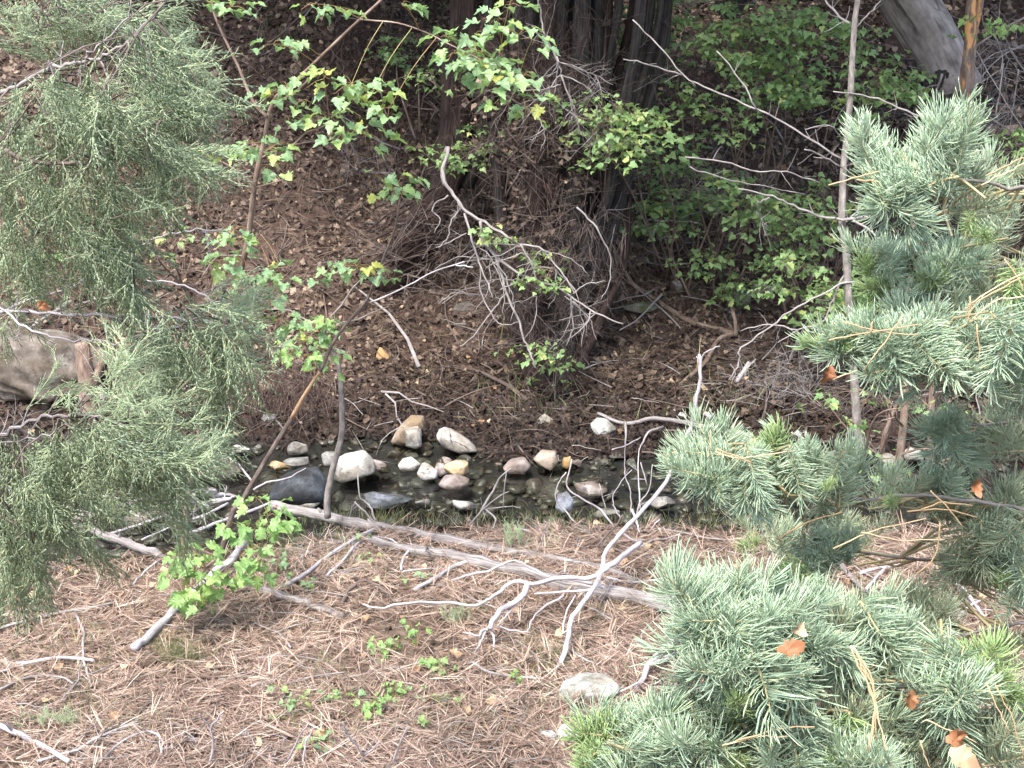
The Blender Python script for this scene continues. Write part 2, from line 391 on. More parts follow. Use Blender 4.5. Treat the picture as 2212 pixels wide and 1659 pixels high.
class MB:
    def __init__(s): s.V = []; s.F4 = []; s.F3 = []; s.uv4 = []; s.uv3 = []
    def tube(s, P, rad, seg=6, rough=0.0, ridge=0, cap=True, seed=0):
        n = len(P)
        if isinstance(rad, (int, float)): rad = [rad] * n
        T = []
        for i in range(n):
            t = P[min(i + 1, n - 1)] - P[max(i - 1, 0)]
            T.append(t.normalized() if t.length > 1e-9 else Vector((0, 0, 1)))
        u = T[0].orthogonal().normalized(); b0 = len(s.V); L = 0
        sc = 2 * math.pi * max(rad)
        ph = rnd.random() * 6
        Ls = []
        for i in range(n):
            if i: L += (P[i] - P[i - 1]).length
            Ls.append(L)
            u = (u - T[i] * u.dot(T[i]))
            u = u.normalized() if u.length > 1e-6 else T[i].orthogonal().normalized()
            v = T[i].cross(u)
            for k in range(seg):
                a = 2 * math.pi * k / seg
                r = rad[i]
                if rough: r *= 1 + rough * (rnd.random() - 0.5) * 2
                if ridge: r *= 1 + ridge * math.sin(a * 5 + ph + L * 2.1) + ridge * 0.7 * math.sin(a * 3 - ph + L * 5)
                s.V.append(P[i] + (u * math.cos(a) + v * math.sin(a)) * r)
        for i in range(n - 1):
            for k in range(seg):
                k2 = (k + 1) % seg
                s.F4.append((b0 + i * seg + k, b0 + i * seg + k2, b0 + (i + 1) * seg + k2, b0 + (i + 1) * seg + k))
                ua, ub = k / seg * sc, (k + 1) / seg * sc
                s.uv4 += [(ua + ph, Ls[i]), (ub + ph, Ls[i]), (ub + ph, Ls[i + 1]), (ua + ph, Ls[i + 1])]
        if cap:
            for e, i in ((0, 0), (1, n - 1)):
                c = len(s.V); s.V.append(P[i] + T[i] * rad[i] * (0.35 if e else -0.35))
                for k in range(seg):
                    k2 = (k + 1) % seg
                    t = (b0 + i * seg + k, b0 + i * seg + k2, c)
                    s.F3.append(t if e else (t[1], t[0], t[2]))
                    s.uv3 += [(0.0 + k * .01, 0), (0.01 + k * .01, 0), (0.005, .01)]
    def build(s, name, mat, parent=None, smooth=True):
        b = base_of(parent) if parent is not None else Vector((0, 0, 0))
        V = np.array([tuple(v - b) for v in s.V])
        me = np_mesh(name, V, [np.array(s.F4, int).reshape(-1, 4), np.array(s.F3, int).reshape(-1, 3)], mat, s.uv4 + s.uv3, smooth)
        o = link(name, me, parent)
        if name == 'twigs': o['kind'] = 'stuff'
        return o
    def build_thing(s, name, mat, label, cat, group=None):
        b = s.V[0].copy()
        V = np.array([tuple(v - b) for v in s.V])
        me = np_mesh(name, V, [np.array(s.F4, int).reshape(-1, 4), np.array(s.F3, int).reshape(-1, 3)], mat, s.uv4 + s.uv3)
        return tag(link(name, me, None, b), label, cat, group)

def lerp(a, b, t): return a + (b - a) * t
def spath(pts, Y0, Y1=None, w0=4, w1=None, wob=0.0):
    """D-space polyline at world distance Y0..Y1 -> smoothed 3D points and radii (width given in pixels)"""
    if Y1 is None: Y1 = Y0
    if w1 is None: w1 = w0
    d = [0]
    for a, b in zip(pts, pts[1:]): d.append(d[-1] + math.hypot(b[0] - a[0], b[1] - a[1]))
    P = []
    for k, p in enumerate(pts):
        Y = p[2] if len(p) > 2 else lerp(Y0, Y1, d[k] / max(d[-1], 1e-6))
        q = at(p[0], p[1], Y)
        if 9.0 < Y and -40 < p[0] < 2250 and 0 < p[1] < 820 and q.z < h1(q.x, q.y) + .02: q = gnd(p[0], p[1], .03)   # never buried in the slope
        P.append(q)
    Q = catmull(P, 4); n = len(Q)
    if wob:
        Q = [q + Vector((rnd.gauss(0, wob), rnd.gauss(0, wob), rnd.gauss(0, wob))) if 0 < i < n - 1 else q for i, q in enumerate(Q)]
    rad = [lerp(w0, w1, i / (n - 1)) / 2 * depth_of(q) / FPX for i, q in enumerate(Q)]
    return Q, rad
def gpath(pts, w0=4, w1=None, lift=0.0, wob=0.0, arch=0.0):
    """D-space polyline lying on the ground"""
    if w1 is None: w1 = w0
    P = [gnd(p[0], p[1]) for p in pts]
    Q = catmull(P, 4); n = len(Q)
    rad = [lerp(w0, w1, i / (n - 1)) / 2 * depth_of(q) / FPX for i, q in enumerate(Q)]
    out = []
    for i, q in enumerate(Q):
        t = i / (n - 1)
        z = max(q.z, h1(q.x, q.y)) + rad[i] * 0.6 + lift + arch * math.sin(math.pi * t)
        out.append(Vector((q.x + rnd.gauss(0, wob), q.y + rnd.gauss(0, wob), z + rad[i] * .3)))
    # stiff wood does not follow every bump
    for _ in range(2):
        zs = [p.z for p in out]
        for i in range(1, n - 1): out[i].z = (zs[i - 1] + zs[i] * 2 + zs[i + 1]) / 4
    return out, rad
def rvec(s=1.0):
    return Vector((rnd.gauss(0, s), rnd.gauss(0, s), rnd.gauss(0, s)))
def grow(mb, p, d, L, r, depth=1, droop=0.0, wander=0.35, kids=3, seg=3, ends=None, kid_len=0.55):
    P = [p]; n = 5; d = d.normalized()
    for i in range(n):
        d = (d + rvec(wander * 0.35) + Vector((0, 0, -droop))).normalized()
        P.append(P[-1] + d * (L / n))
    rad = [lerp(r, r * 0.35, i / n) for i in range(n + 1)]
    mb.tube(P, rad, seg, cap=False)
    if ends is not None: ends.append((P[-1], d))
    if depth > 0:
        for k in range(kids):
            i = rnd.randint(1, n - 1)
            dd = (P[i + 1] - P[i]).normalized()
            side = dd.cross(rvec()).normalized()
            grow(mb, P[i], dd * 0.7 + side * rnd.uniform(0.6, 1.1), L * kid_len * rnd.uniform(0.5, 1.1), r * 0.55, depth - 1, droop, wander, kids, seg, ends, kid_len)
def twigs_on(mb, Q, rad, n, L, depth=1, droop=0.02, t0=0.1, bias=None, kids=3, ends=None, wander=0.35, rf=0.5):
    for k in range(n):
        i = int(lerp(t0, 0.97, rnd.random()) * (len(Q) - 2))
        dd = (Q[i + 1] - Q[i]).normalized()
        side = dd.cross(rvec()).normalized()
        d = dd * 0.5 + side
        if bias: d += bias * 1.0
        grow(mb, Q[i], d, L * rnd.uniform(0.45, 1.2), max(rad[i] * rf, 0.0008), depth, droop, wander, kids, 3, ends)

def basis(d, up=Vector((0, 0, 1)), roll=0.0):
    """columns X right, Y along d, Z up"""
    y = d.normalized(); x = y.cross(up)
    if x.length < 1e-4: x = Vector((1, 0, 0))
    x.normalize(); z = x.cross(y)
    if roll:
        q = Matrix.Rotation(roll, 3, y); x = q @ x; z = q @ z
    return Matrix((x, y, z)).transposed()
def inst(name, me, parent, pos, rot3, s):
    o = bpy.data.objects.new(name, me); COL.objects.link(o); o.parent = parent
    o.matrix_basis = Matrix.LocRotScale(pos - base_of(parent), rot3.to_quaternion(), Vector((s, s, s)))
    return o
def scatter(name, templ, pos, rot, scl, mat, smooth=False):
    """templ list of (V,F list); pos (N,3); rot (N,3,3); scl (N,) -> one joined mesh"""
    N = len(pos); which = rng.integers(0, len(templ), N)
    VV = []; FF = {}
    off = 0
    for k, (V, Fs) in enumerate(templ):
        s = np.where(which == k)[0]
        if not len(s): continue
        W = np.einsum('nij,vj->nvi', rot[s], V) * scl[s][:, None, None] + pos[s][:, None, :]
        VV.append(W.reshape(-1, 3))
        for F in Fs:
            F = np.asarray(F)
            G = F[None] + (off + np.arange(len(s)) * len(V))[:, None, None]
            FF.setdefault(F.shape[1], []).append(G.reshape(-1, F.shape[1]))
        off += len(s) * len(V)
    return np_mesh(name, np.concatenate(VV), [np.concatenate(v) for v in FF.values()], mat, None, smooth)
def rot_yaw_tilt(N, tilt=0.3, nx=None, ny=None):
    """random heading about the terrain normal with a small tilt"""
    a = rng.random(N) * 2 * np.pi
    n = np.stack([(nx if nx is not None else 0) + rng.normal(0, tilt, N), (ny if ny is not None else 0) + rng.normal(0, tilt, N), np.ones(N)], 1)
    n /= np.linalg.norm(n, axis=1)[:, None]
    t = np.stack([np.cos(a), np.sin(a), np.zeros(N)], 1)
    t -= n * (t * n).sum(1)[:, None]; t /= np.linalg.norm(t, axis=1)[:, None]
    b = np.cross(n, t)
    return np.stack([b, t, n], 2)
def grad(x, y):
    e = 0.03
    return -(hgt(x + e, y) - hgt(x - e, y)) / (2 * e), -(hgt(x, y + e) - hgt(x, y - e)) / (2 * e)
# ------------------------------------------------------------------ small shapes shared by many copies
def leaf_shape(kind=0, seed=0):
    """lobed maple leaf, base at the origin, tip along +Y, unit length"""
    r = random.Random(seed)
    if kind == 0:
        half = [(.13, -.05), (.36, .0), (.38, .14), (.53, .33), (.42, .38), (.43, .53), (.25, .54), (.25, .71), (.11, .82)]
    elif kind == 1:
        half = [(.10, .0), (.32, .02), (.42, .11), (.54, .24), (.42, .31), (.46, .49), (.29, .51), (.27, .69), (.12, .79)]
    else:
        half = [(.12, .05), (.25, .18), (.20, .26), (.34, .40), (.22, .46), (.30, .64), (.17, .68), (.15, .85)]
    half = [(x * r.uniform(.9, 1.1), y + r.uniform(-.02, .02)) for x, y in half]
    pts = [(0, 0)] + half + [(0, 1.0)] + [(-x * r.uniform(.9, 1.1), y) for x, y in reversed(half)]
    V = [(0, .36, 0)] + [(x, y, 0) for x, y in pts]
    fold = r.uniform(0.15, 0.5); droop = r.uniform(.15, .5); tw = r.uniform(-.25, .25)
    V = [(x, y, abs(x) * fold - droop * y * y + tw * x * y + .05 * math.sin(9 * x + 7 * y)) for x, y, z in V]
    n = len(pts)
    F = [(0, 1 + i, 1 + (i + 1) % n) for i in range(n)]
    return np.array(V), np.array(F)
def leaf_mesh(name, mat, kind, seed, pet=0.7, teeth=True):
    V, F = leaf_shape(kind, seed); r = random.Random(seed + 900)
    c = V[0]; o = list(V[1:]); q = []
    for k, p in enumerate(o):
        q.append(p)
        if teeth and 0 < k < len(o) - 1:
            n = o[(k + 1) % len(o)]; e = n - p; out = np.array([e[1], -e[0], 0]); out = out / (np.linalg.norm(out) + 1e-9)
            if k < len(o): out = out if np.dot(out, (p + n) / 2 - c) > 0 else -out
            q.append(p + e * .38 + out * .035); q.append(p + e * .52 - out * .012)
    o = np.array(q); n = len(o)
    P = np.array([c] + [c + (v - c) * s for s in (.5, 1.0) for v in o])
    a, w = r.uniform(.15, .5), r.uniform(0, 3)
    P[:, 2] += a * .5 * P[:, 0] ** 2 * r.choice((-1, 1)) + .03 * np.sin(11 * P[:, 1] + w) + .035 * np.sin(9 * P[:, 0] + 5 * P[:, 1]) + r.uniform(-.3, .3) * P[:, 0] * P[:, 1]
    P[:, 1] += pet
    F3 = [(0, 1 + i, 1 + (i + 1) % n) for i in range(n)]
    F4 = [(1 + i, 1 + n + i, 1 + n + (i + 1) % n, 1 + (i + 1) % n) for i in range(n)]
    m = len(P); w = .014
    V = np.concatenate([P, [(-w, 0, 0), (w, 0, 0), (0, 0, w), (0, pet, .004)]])
    F3 += [(m, m + 1, m + 3), (m + 1, m + 2, m + 3), (m + 2, m, m + 3)]
    me = np_mesh(name, V, [np.array(F3), np.array(F4)], mat, None, False)
    me.materials.append(M['petiole'])
    mi = np.zeros(len(F3) + len(F4), np.int32); mi[len(F3) - 3:len(F3)] = 1
    me.polygons.foreach_set('material_index', mi)
    me.polygons.foreach_set('use_smooth', np.ones(len(mi), bool))
    return me
def leaf_dense(kind, seed, curl=.5):
    """curled dry leaf with an inner ring, so that it can bend"""
    V, F = leaf_shape(kind, seed); r = random.Random(seed)
    c = V[0]; o = V[1:]; n = len(o)
    P = [c] + [c + (q - c) * s for s in (.35, .7, 1.0) for q in o]
    P = np.array(P); P[:, 2] *= .3
    a = r.uniform(0, 3.14); u = P[:, 0] * math.cos(a) + (P[:, 1] - .4) * math.sin(a); w = -P[:, 0] * math.sin(a) + (P[:, 1] - .4) * math.cos(a)
    P[:, 2] += curl * 1.8 * u ** 2 - curl * .8 * w ** 2 + .035 * np.sin(17 * P[:, 0] + 3) + .03 * np.sin(14 * P[:, 1]) + .04 * np.sin(23 * w + 9 * u)
    P[:, :2] *= (1 - .25 * curl * np.abs(u))[:, None]
    P[:, 1] -= .4
    F3 = [(0, 1 + i, 1 + (i + 1) % n) for i in range(n)]
    F4 = [(1 + k * n + i, 1 + (k + 1) * n + i, 1 + (k + 1) * n + (i + 1) % n, 1 + k * n + (i + 1) % n) for k in range(2) for i in range(n)]
    return P, [np.array(F3), np.array(F4)]
LEAF = [leaf_mesh('maple_leaf', M['maple_leaf'], k % 2, k) for k in range(7)]
BLEAF = [leaf_mesh('bright_maple_leaf', M['bright_leaf'], k % 2, 20 + k) for k in range(6)]
SLEAF = [leaf_mesh('shade_maple_leaf', M['shade_leaf'], k % 2, 40 + k, 0.4, False) for k in range(5)]

def strip(pts, w, nrm=(0, 0, 1)):
    """flat bent ribbon through pts"""
    V = []; F = []
    for i, p in enumerate(pts):
        t = Vector(pts[min(i + 1, len(pts) - 1)]) - Vector(pts[max(i - 1, 0)])
        s = t.cross(Vector(nrm)).normalized() * w * 0.5 * (0.35 if i == len(pts) - 1 else 1)
        V += [tuple(Vector(p) - s), tuple(Vector(p) + s)]
        if i: F.append((2 * i - 2, 2 * i - 1, 2 * i + 1, 2 * i))
    return V, F
def fascicle(seed, n=3, L=1.0, w=0.02, bend=0.12):
    r = random.Random(seed); V = []; F = []
    for k in range(n):
        a = r.uniform(-.16, .16); c = r.uniform(-bend, bend); z = r.uniform(-.02, .05)
        pts = [(math.sin(a) * L * t + c * t * t, math.cos(a) * L * t, z * math.sin(3 * t) + 0.01 * k) for t in (0, .5, 1)]
        v, f = strip(pts, w); b = len(V); V += v; F += [tuple(b + i for i in q) for q in f]
    return np.array(V), [np.array(F)]
NEEDLE_T = [fascicle(k) for k in range(6)]
def litter_leaf(seed, full=False):
    V, F = leaf_shape(2 if seed % 3 else 0, seed)
    r = random.Random(seed); a, b, c = r.uniform(-.9, .9), r.uniform(4, 9), r.uniform(.08, .2)
    # drop every second outline point: 9 triangles
    keep = list(range(len(V))) if full else [0] + list(range(1, len(V), 2)); V = V[keep]
    V[:, 2] = V[:, 2] * 0.9 + c * np.sin(b * V[:, 0] + 4 * V[:, 1]) + a * V[:, 0] * V[:, 1]
    n = len(V) - 1
    F = np.array([(0, 1 + i, 1 + (i + 1) % n) for i in range(n)])
    V[:, 1] -= .4
    return V, [F]
LITTER_T = [litter_leaf(60 + k) for k in range(7)]
LITTER_F = [litter_leaf(60 + k, True) for k in range(9)]

def cones_mesh(name, segs, mat, taper=0.3):
    """segs: list of (p0, p1, r) three-sided tapering pieces"""
    V = []; F3 = []
    for p0, p1, r in segs:
        d = (p1 - p0).normalized(); u = d.orthogonal().normalized(); v = d.cross(u); b = len(V)
        for k in range(3):
            a = 2.094 * k; V.append(p0 + (u * math.cos(a) + v * math.sin(a)) * r)
        V.append(p1)
        F3 += [(b, b + 1, b + 3), (b + 1, b + 2, b + 3), (b + 2, b, b + 3)]
    return np_mesh(name, np.array([tuple(p) for p in V]), [np.array(F3)], mat, None, True)
def juniper_spray(name, seed, mat, L=0.13, dens=1.0):
    """feathery drooping spray along +Y"""
    r = random.Random(seed); segs = []
    def rv(s): return Vector((r.gauss(0, s), r.gauss(0, s), r.gauss(0, s)))
    def shoot(p, d, L, r0, lvl):
        n = 5 if lvl == 0 else (4 if lvl == 1 else 2)
        P = [p]
        for i in range(n):
            d = (d + rv(.10) + Vector((0, 0, -0.05))).normalized(); P.append(P[-1] + d * L / n)
        for i in range(n):
            a = P[i]; b = P[i] + (P[i + 1] - P[i]) * 1.25
            segs.append((a, b, r0 * (1 - .12 * i)))
        if lvl < 2:
            m = int((10 if lvl == 0 else 6) * dens)
            for k in range(m):
                t = (k + .5) / m * (n - .2); i = min(int(t), n - 1); q = P[i].lerp(P[i + 1], t - i)
                dd = (P[i + 1] - P[i]).normalized(); s = dd.cross(rv(1)).normalized()
                s.z *= .6
                ang = r.uniform(.35, .7)
                shoot(q, dd * math.cos(ang) + s * math.sin(ang), L * (.5 if lvl == 0 else .42) * (1.1 - .5 * k / m) * r.uniform(.7, 1.2), r0 * .8, lvl + 1)
    shoot(Vector((0, 0, 0)), Vector((0, 1, 0)), L, 0.0017, 0)
    return cones_mesh(name, segs, mat)
JUN = [juniper_spray('juniper_spray', 100 + k, M['juniper']) for k in range(6)]

def fir_shoot(name, seed, mats, L=0.12, n=135, nl=0.060, nw=0.0024, new_tip=False):
    """a shoot along +Y with needles that sweep out and curve up (+Z)"""
    r = random.Random(seed); V = []; F4 = []; F3 = []
    def ring(p, d, u, w, t):
        v = d.cross(u)
        return [p + u * w, p + v * t - u * w * .0 + v * 0, p - u * w]
    bend = r.uniform(-.25, .25); droop = r.uniform(-.15, .25)
    def ax(t): return Vector((bend * L * t * t, L * t, -droop * L * t * t))
    for k in range(n):
        t = r.random() ** .85
        p = ax(t); d = (ax(min(t + .05, 1.05)) - ax(t - .05)).normalized()
        a = r.uniform(0, 2 * math.pi)
        # fewer needles straight below
        if math.sin(a) < -.4 and r.random() < .6: a = -a
        side = Vector((math.cos(a), 0, math.sin(a)))
        el = lerp(1.3, .45, t ** 3) + r.gauss(0, .14)
        dd = (d * math.cos(el) + side * math.sin(el)).normalized()
        ln = nl * r.uniform(.55, 1.15) * (1 - .15 * t)
        c1 = p + dd * ln * .45
        d2 = (dd + Vector((0, 0, .34)) + d * .28).normalized()
        c2 = c1 + d2 * ln * .35
        d3 = (d2 + Vector((0, 0, .25)) + d * .15).normalized()
        c3 = c2 + d3 * ln * .2
        u = dd.cross(Vector((0, 0, 1)) + side * .01)
        if u.length < .05: u = dd.orthogonal()
        u = (u.normalized() + Vector((r.gauss(0, .3), r.gauss(0, .3), r.gauss(0, .3)))).normalized()
        b = len(V); w = nw / 2
        for q, e, ww in ((p, dd, .6), (c1, d2, 1), (c2, d3, .95)): V += ring(q, e, u, w * ww, w * .8 * ww)
        V.append(c3)
        for s in (0, 3):
            for j in range(3):
                j2 = (j + 1) % 3; F4.append((b + s + j, b + s + j2, b + s + 3 + j2, b + s + 3 + j))
        F3 += [(b + 6, b + 7, b + 9), (b + 7, b + 8, b + 9), (b + 8, b + 6, b + 9)]
    nn4, nn3 = len(F4), len(F3)
    b = len(V); P = [ax(t) for t in (0, .33, .66, 1)]
    for i, q in enumerate(P):
        rr = .0024 * (1 - .2 * i)
        for k in range(4): V.append(q + Vector((math.cos(k * 1.571) * rr, 0, math.sin(k * 1.571) * rr)))
        if i:
            for k in range(4): F4.append((b + i * 4 - 4 + k, b + i * 4 - 4 + (k + 1) % 4, b + i * 4 + (k + 1) % 4, b + i * 4 + k))
    me = np_mesh(name, np.array([tuple(p) for p in V]), [np.array(F4), np.array(F3)], mats[0], None, True)
    me.materials.append(mats[1])
    mi = np.zeros(len(F4) + len(F3), np.int32); mi[nn4:len(F4)] = 1
    me.polygons.foreach_set('material_index', mi)
    return me
M['fir_twig'] = litter_mat('fir_twig', [(0, (0.30, 0.25, 0.13)), (1, (0.36, 0.33, 0.2))])
FIR = [fir_shoot('fir_shoot', 200 + k, (M['fir'], M['fir_twig'])) for k in range(5)]
FIRS = [fir_shoot('shaded_fir_shoot', 220 + k, (M['fir_shaded'], M['fir_twig']), n=100, nl=0.058, nw=0.0023) for k in range(4)]
FIRN = [fir_shoot('new_fir_shoot', 240 + k, (M['fir_new'], M['fir_twig']), L=0.06, n=95, nl=0.042, nw=0.0026) for k in range(3)]

def hull_rock(name, poly, dep, mat, seed):
    """angular stone: poly is its outline (x, z) in metres, dep its depth"""
    r = random.Random(seed); bm = bmesh.new(); n = len(poly)
    cx = sum(p[0] for p in poly) / n; cz = sum(p[1] for p in poly) / n
    for x, z in poly:
        bm.verts.new((x, r.uniform(-.12, .12) * dep, z))
        for s, k in ((-.5, .62), (.5, .7), (-.3, .88)):
            bm.verts.new((cx + (x - cx) * (k + r.uniform(-.1, .1)), s * dep * r.uniform(.8, 1.1), cz + (z - cz) * (k + r.uniform(-.12, .1))))
    o = bmesh.ops.convex_hull(bm, input=bm.verts)
    bmesh.ops.delete(bm, geom=list({g for g in o['geom_interior'] + o['geom_unused'] if isinstance(g, bmesh.types.BMVert)}), context='VERTS')
    bmesh.ops.recalc_face_normals(bm, faces=bm.faces)
    bmesh.ops.bevel(bm, geom=list(bm.edges), offset=dep * .03, segments=1, affect='EDGES')
    bmesh.ops.triangulate(bm, faces=bm.faces)
    bmesh.ops.subdivide_edges(bm, edges=bm.edges, cuts=1, use_grid_fill=False)
    bmesh.ops.triangulate(bm, faces=bm.faces)
    bm.verts.ensure_lookup_table(); bm.verts.index_update()
    V = np.array([tuple(v.co) for v in bm.verts]); F = np.array([[v.index for v in f.verts] for f in bm.faces]); bm.free()
    S = dep
    nn = fbm(V[:, 0] / S * 4 + seed + V[:, 2] / S * 3, V[:, 1] / S * 4 - V[:, 2] / S * 3, 3)
    c = V.mean(0); d = V - c; V = c + d * (1.06 + .10 * nn)[:, None]
    return np_mesh(name, V, [F], mat, None, False)
def rock_mesh(name, seed, dims, mat, sub=4, cuts=14, soft=0.0, ):
    r = random.Random(seed)
    bm = bmesh.new(); bmesh.ops.create_icosphere(bm, subdivisions=sub, radius=1.0)
    bm.verts.ensure_lookup_table()
    V = np.array([tuple(v.co) for v in bm.verts]); F = np.array([[v.index for v in f.verts] for f in bm.faces]); bm.free()
    for k in range(cuts):
        n = np.array([r.gauss(0, 1) for _ in range(3)]); n /= np.linalg.norm(n); d = r.uniform(.45, .8)
        s = V @ n - d
        V = V - np.outer(np.maximum(s, 0), n) * (1.0 - soft)
    # lumps
    for f, a in ((1.7, .10), (4.0, .04), (11.0, .016)):
        o = r.uniform(0, 50)
        nn = fbm(V[:, 0] * f + o + V[:, 2] * f * .7, V[:, 1] * f + o - V[:, 2] * f * .6, 2)
        V = V * (1 + a * 2 * nn)[:, None]
    if soft:
        V = V * (1 + .35 * fbm(V[:, 0] * 3 + seed + V[:, 2] * 2.2, V[:, 1] * 3 - V[:, 2] * 2.6, 5))[:, None]
    mx = np.abs(V).max(0); V = V / mx * np.array(dims) * .5
    return np_mesh(name, V, [F], mat, None, sub < 4)

# ------------------------------------------------------------------ the setting
def build_ground():
    xs = np.concatenate([np.linspace(-24, -7, 18)[:-1], np.linspace(-7, -3.2, 50)[:-1], np.linspace(-3.2, 3.2, 215), np.linspace(3.2, 7, 50)[1:], np.linspace(7, 24, 18)[1:]])
    ys = np.concatenate([np.linspace(-8, 4.2, 25)[:-1], np.linspace(4.2, 13, 300), np.linspace(13, 22, 130)[1:], np.linspace(22, 60, 20)[1:]])
    X, Y = np.meshgrid(xs, ys)
    Z = hgt(X, Y)
    V = np.stack([X.ravel(), Y.ravel(), Z.ravel()], 1)
    nx, ny = len(xs), len(ys)
    i = (np.arange(ny - 1)[:, None] * nx + np.arange(nx - 1)[None]).ravel()
    F = np.stack([i, i + 1, i + 1 + nx, i + nx], 1)
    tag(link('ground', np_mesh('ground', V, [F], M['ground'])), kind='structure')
    wx = np.linspace(-24, 24, 97); wy = np.linspace(7.0, 11.2, 10)
    X, Y = np.meshgrid(wx, wy); V = np.stack([X.ravel(), Y.ravel(), X.ravel() * 0], 1)
    i = (np.arange(9)[:, None] * 97 + np.arange(96)[None]).ravel()
    tag(link('stream_water', np_mesh('stream_water', V, [np.stack([i, i + 1, i + 98, i + 97], 1)], M['water'])), kind='structure')
build_ground()

def field(N, y0, y1, margin=0.6, power=1.0):
    y = y0 + (y1 - y0) * rng.random(N) ** power
    x = (rng.random(N) * 2 - 1) * (0.36 * y + margin)
    return x, y
def litter(name, templ, N, y0, y1, size, szvar, mat, keep, lift, tilt, kind='stuff', margin=0.6):
    x, y = field(N, y0, y1, margin)
    k = keep(x, y); x = x[k]; y = y[k]; n = len(x)
    gx, gy = grad(x, y)
    z = hgt(x, y) + rng.random(n) * lift
    rot = rot_yaw_tilt(n, tilt, gx, gy)
    s = size * np.exp(rng.normal(0, szvar, n))
    me = scatter(name, templ, np.stack([x, y, z], 1), rot, s, mat)
    return tag(link(name, me), kind=kind)
near_keep = lambda x, y: (y < near_edge(x) + 0.03) & (rng.random(len(x)) < 0.66 + 2.6 * fbm(x * 1.9, y * 1.9, 4))
bank_keep = lambda x, y: (y > far_edge(x) - 0.12) & (rng.random(len(x)) < np.clip(0.75 + 2.2 * fbm(x * 1.5 + 30, y * 1.5, 3), 0.12, 1))
litter('pine_needle_litter', NEEDLE_T, 92000, 4.4, 8.4, 0.115, 0.25, M['dead_needle'], near_keep, 0.03, 0.2, margin=1.1)
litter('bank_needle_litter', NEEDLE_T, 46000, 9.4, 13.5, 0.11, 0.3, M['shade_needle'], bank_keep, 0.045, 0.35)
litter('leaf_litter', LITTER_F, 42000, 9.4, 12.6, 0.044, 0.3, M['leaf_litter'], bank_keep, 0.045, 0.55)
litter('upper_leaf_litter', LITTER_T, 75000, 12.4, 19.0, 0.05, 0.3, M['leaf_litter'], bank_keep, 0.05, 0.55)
near_leaf = lambda x, y: (y < near_edge(x)) & (rng.random(len(x)) < 0.5 + 2 * fbm(x * 2, y * 2, 2))
litter('near_leaf_litter', LITTER_F, 1500, 4.4, 8.4, 0.05, 0.2, M['leaf_litter'], near_leaf, 0.02, 0.35)
litter('scattered_oak_leaves', LITTER_F, 420, 4.4, 8.4, 0.042, 0.2, M['dead_leaf'], near_leaf, 0.03, 0.4)
litter('bank_oak_leaves', LITTER_F, 300, 9.8, 15.0, 0.05, 0.2, M['dead_leaf'], bank_keep, 0.05, 0.4)
def stick_t(seed):
    r = random.Random(seed); P = [Vector((0, 0, 0))]; d = Vector((0, 1, 0))
    for i in range(4):
        d = (d + Vector((r.gauss(0, .25), r.gauss(0, .1), r.gauss(0, .07)))).normalized(); P.append(P[-1] + d * .25)
    V = []; F = []
    for i, p in enumerate(P):
        rr = .018 * (1 - .15 * i)
        for k in range(4): V.append((p.x + math.cos(k * 1.571) * rr, p.y, p.z + math.sin(k * 1.571) * rr))
        if i:
            for k in range(4): F.append((i * 4 - 4 + k, i * 4 - 4 + (k + 1) % 4, i * 4 + (k + 1) % 4, i * 4 + k))
    return np.array(V), [np.array(F)]
STICK_T = [stick_t(k) for k in range(6)]
litter('twig_litter', STICK_T, 2600, 4.4, 8.3, 0.15, 0.4, M['dead_twig'], near_leaf, 0.03, 0.10)
litter('bank_twig_litter', STICK_T, 3000, 9.5, 16.0, 0.22, 0.5, M['dark_twig'], lambda x, y: y > far_edge(x) - 0.1, 0.05, 0.22)
litter('grey_bank_twigs', STICK_T, 900, 9.5, 16.0, 0.25, 0.5, M['dead_twig'], lambda x, y: y > far_edge(x) - 0.1, 0.06, 0.25)

# cobbles on the stream bed, a few breaking the surface
def pebble_t(seed):
    me = rock_mesh('t', seed, (1, 1.25, .62), M['stone_mid'], 2, 8)
    V = np.array([tuple(v.co) for v in me.vertices]); F = np.array([tuple(p.vertices) for p in me.polygons])
    bpy.data.meshes.remove(me); return V, [F]
PEB_T = [pebble_t(300 + k) for k in range(6)]
def cobbles(name, N, mat, s0, s1, y0=7.4, y1=10.9, keep_low=True, keep=None):
    x, y = field(N, y0, y1, .8)
    if keep is not None:
        k = keep(x, y); x = x[k]; y = y[k]
    n = len(x); s = s0 + (s1 - s0) * rng.random(n) ** 2.5
    z = np.minimum(hgt(x, y) + s * (0.0 + 0.25 * rng.random(n)), np.where(keep_low, -s * .30 + .012 * rng.random(n), 99))
    tag(link(name, scatter(name, PEB_T, np.stack([x, y, z], 1), rot_yaw_tilt(n, .25), s, mat, True)), kind='stuff')
in_bed = lambda x, y: (y > near_edge(x) + .08) & (y < far_edge(x) + .05)
edge_z = lambda x, y: (y > far_edge(x) - .3) & (y < far_edge(x) + 0.9) & (rng.random(len(x)) < .5)
cobbles('streambed_cobbles', 2000, M['stone_mid'], .04, .17, keep=in_bed)
cobbles('streambed_pale_cobbles', 420, M['granite'], .03, .12, keep=in_bed)
cobbles('streambed_pink_cobbles', 700, M['granite_pink'], .04, .14, keep=in_bed)
cobbles('streambed_tan_pebbles', 450, M['granite_tan'], .02, .08, keep=in_bed)
cobbles('bank_pebbles', 420, M['granite_tan'], .012, .035, 9.2, 11.2, False, keep=edge_z)
cobbles('bank_grey_pebbles', 300, M['granite'], .012, .035, 9.2, 11.2, False, keep=edge_z)

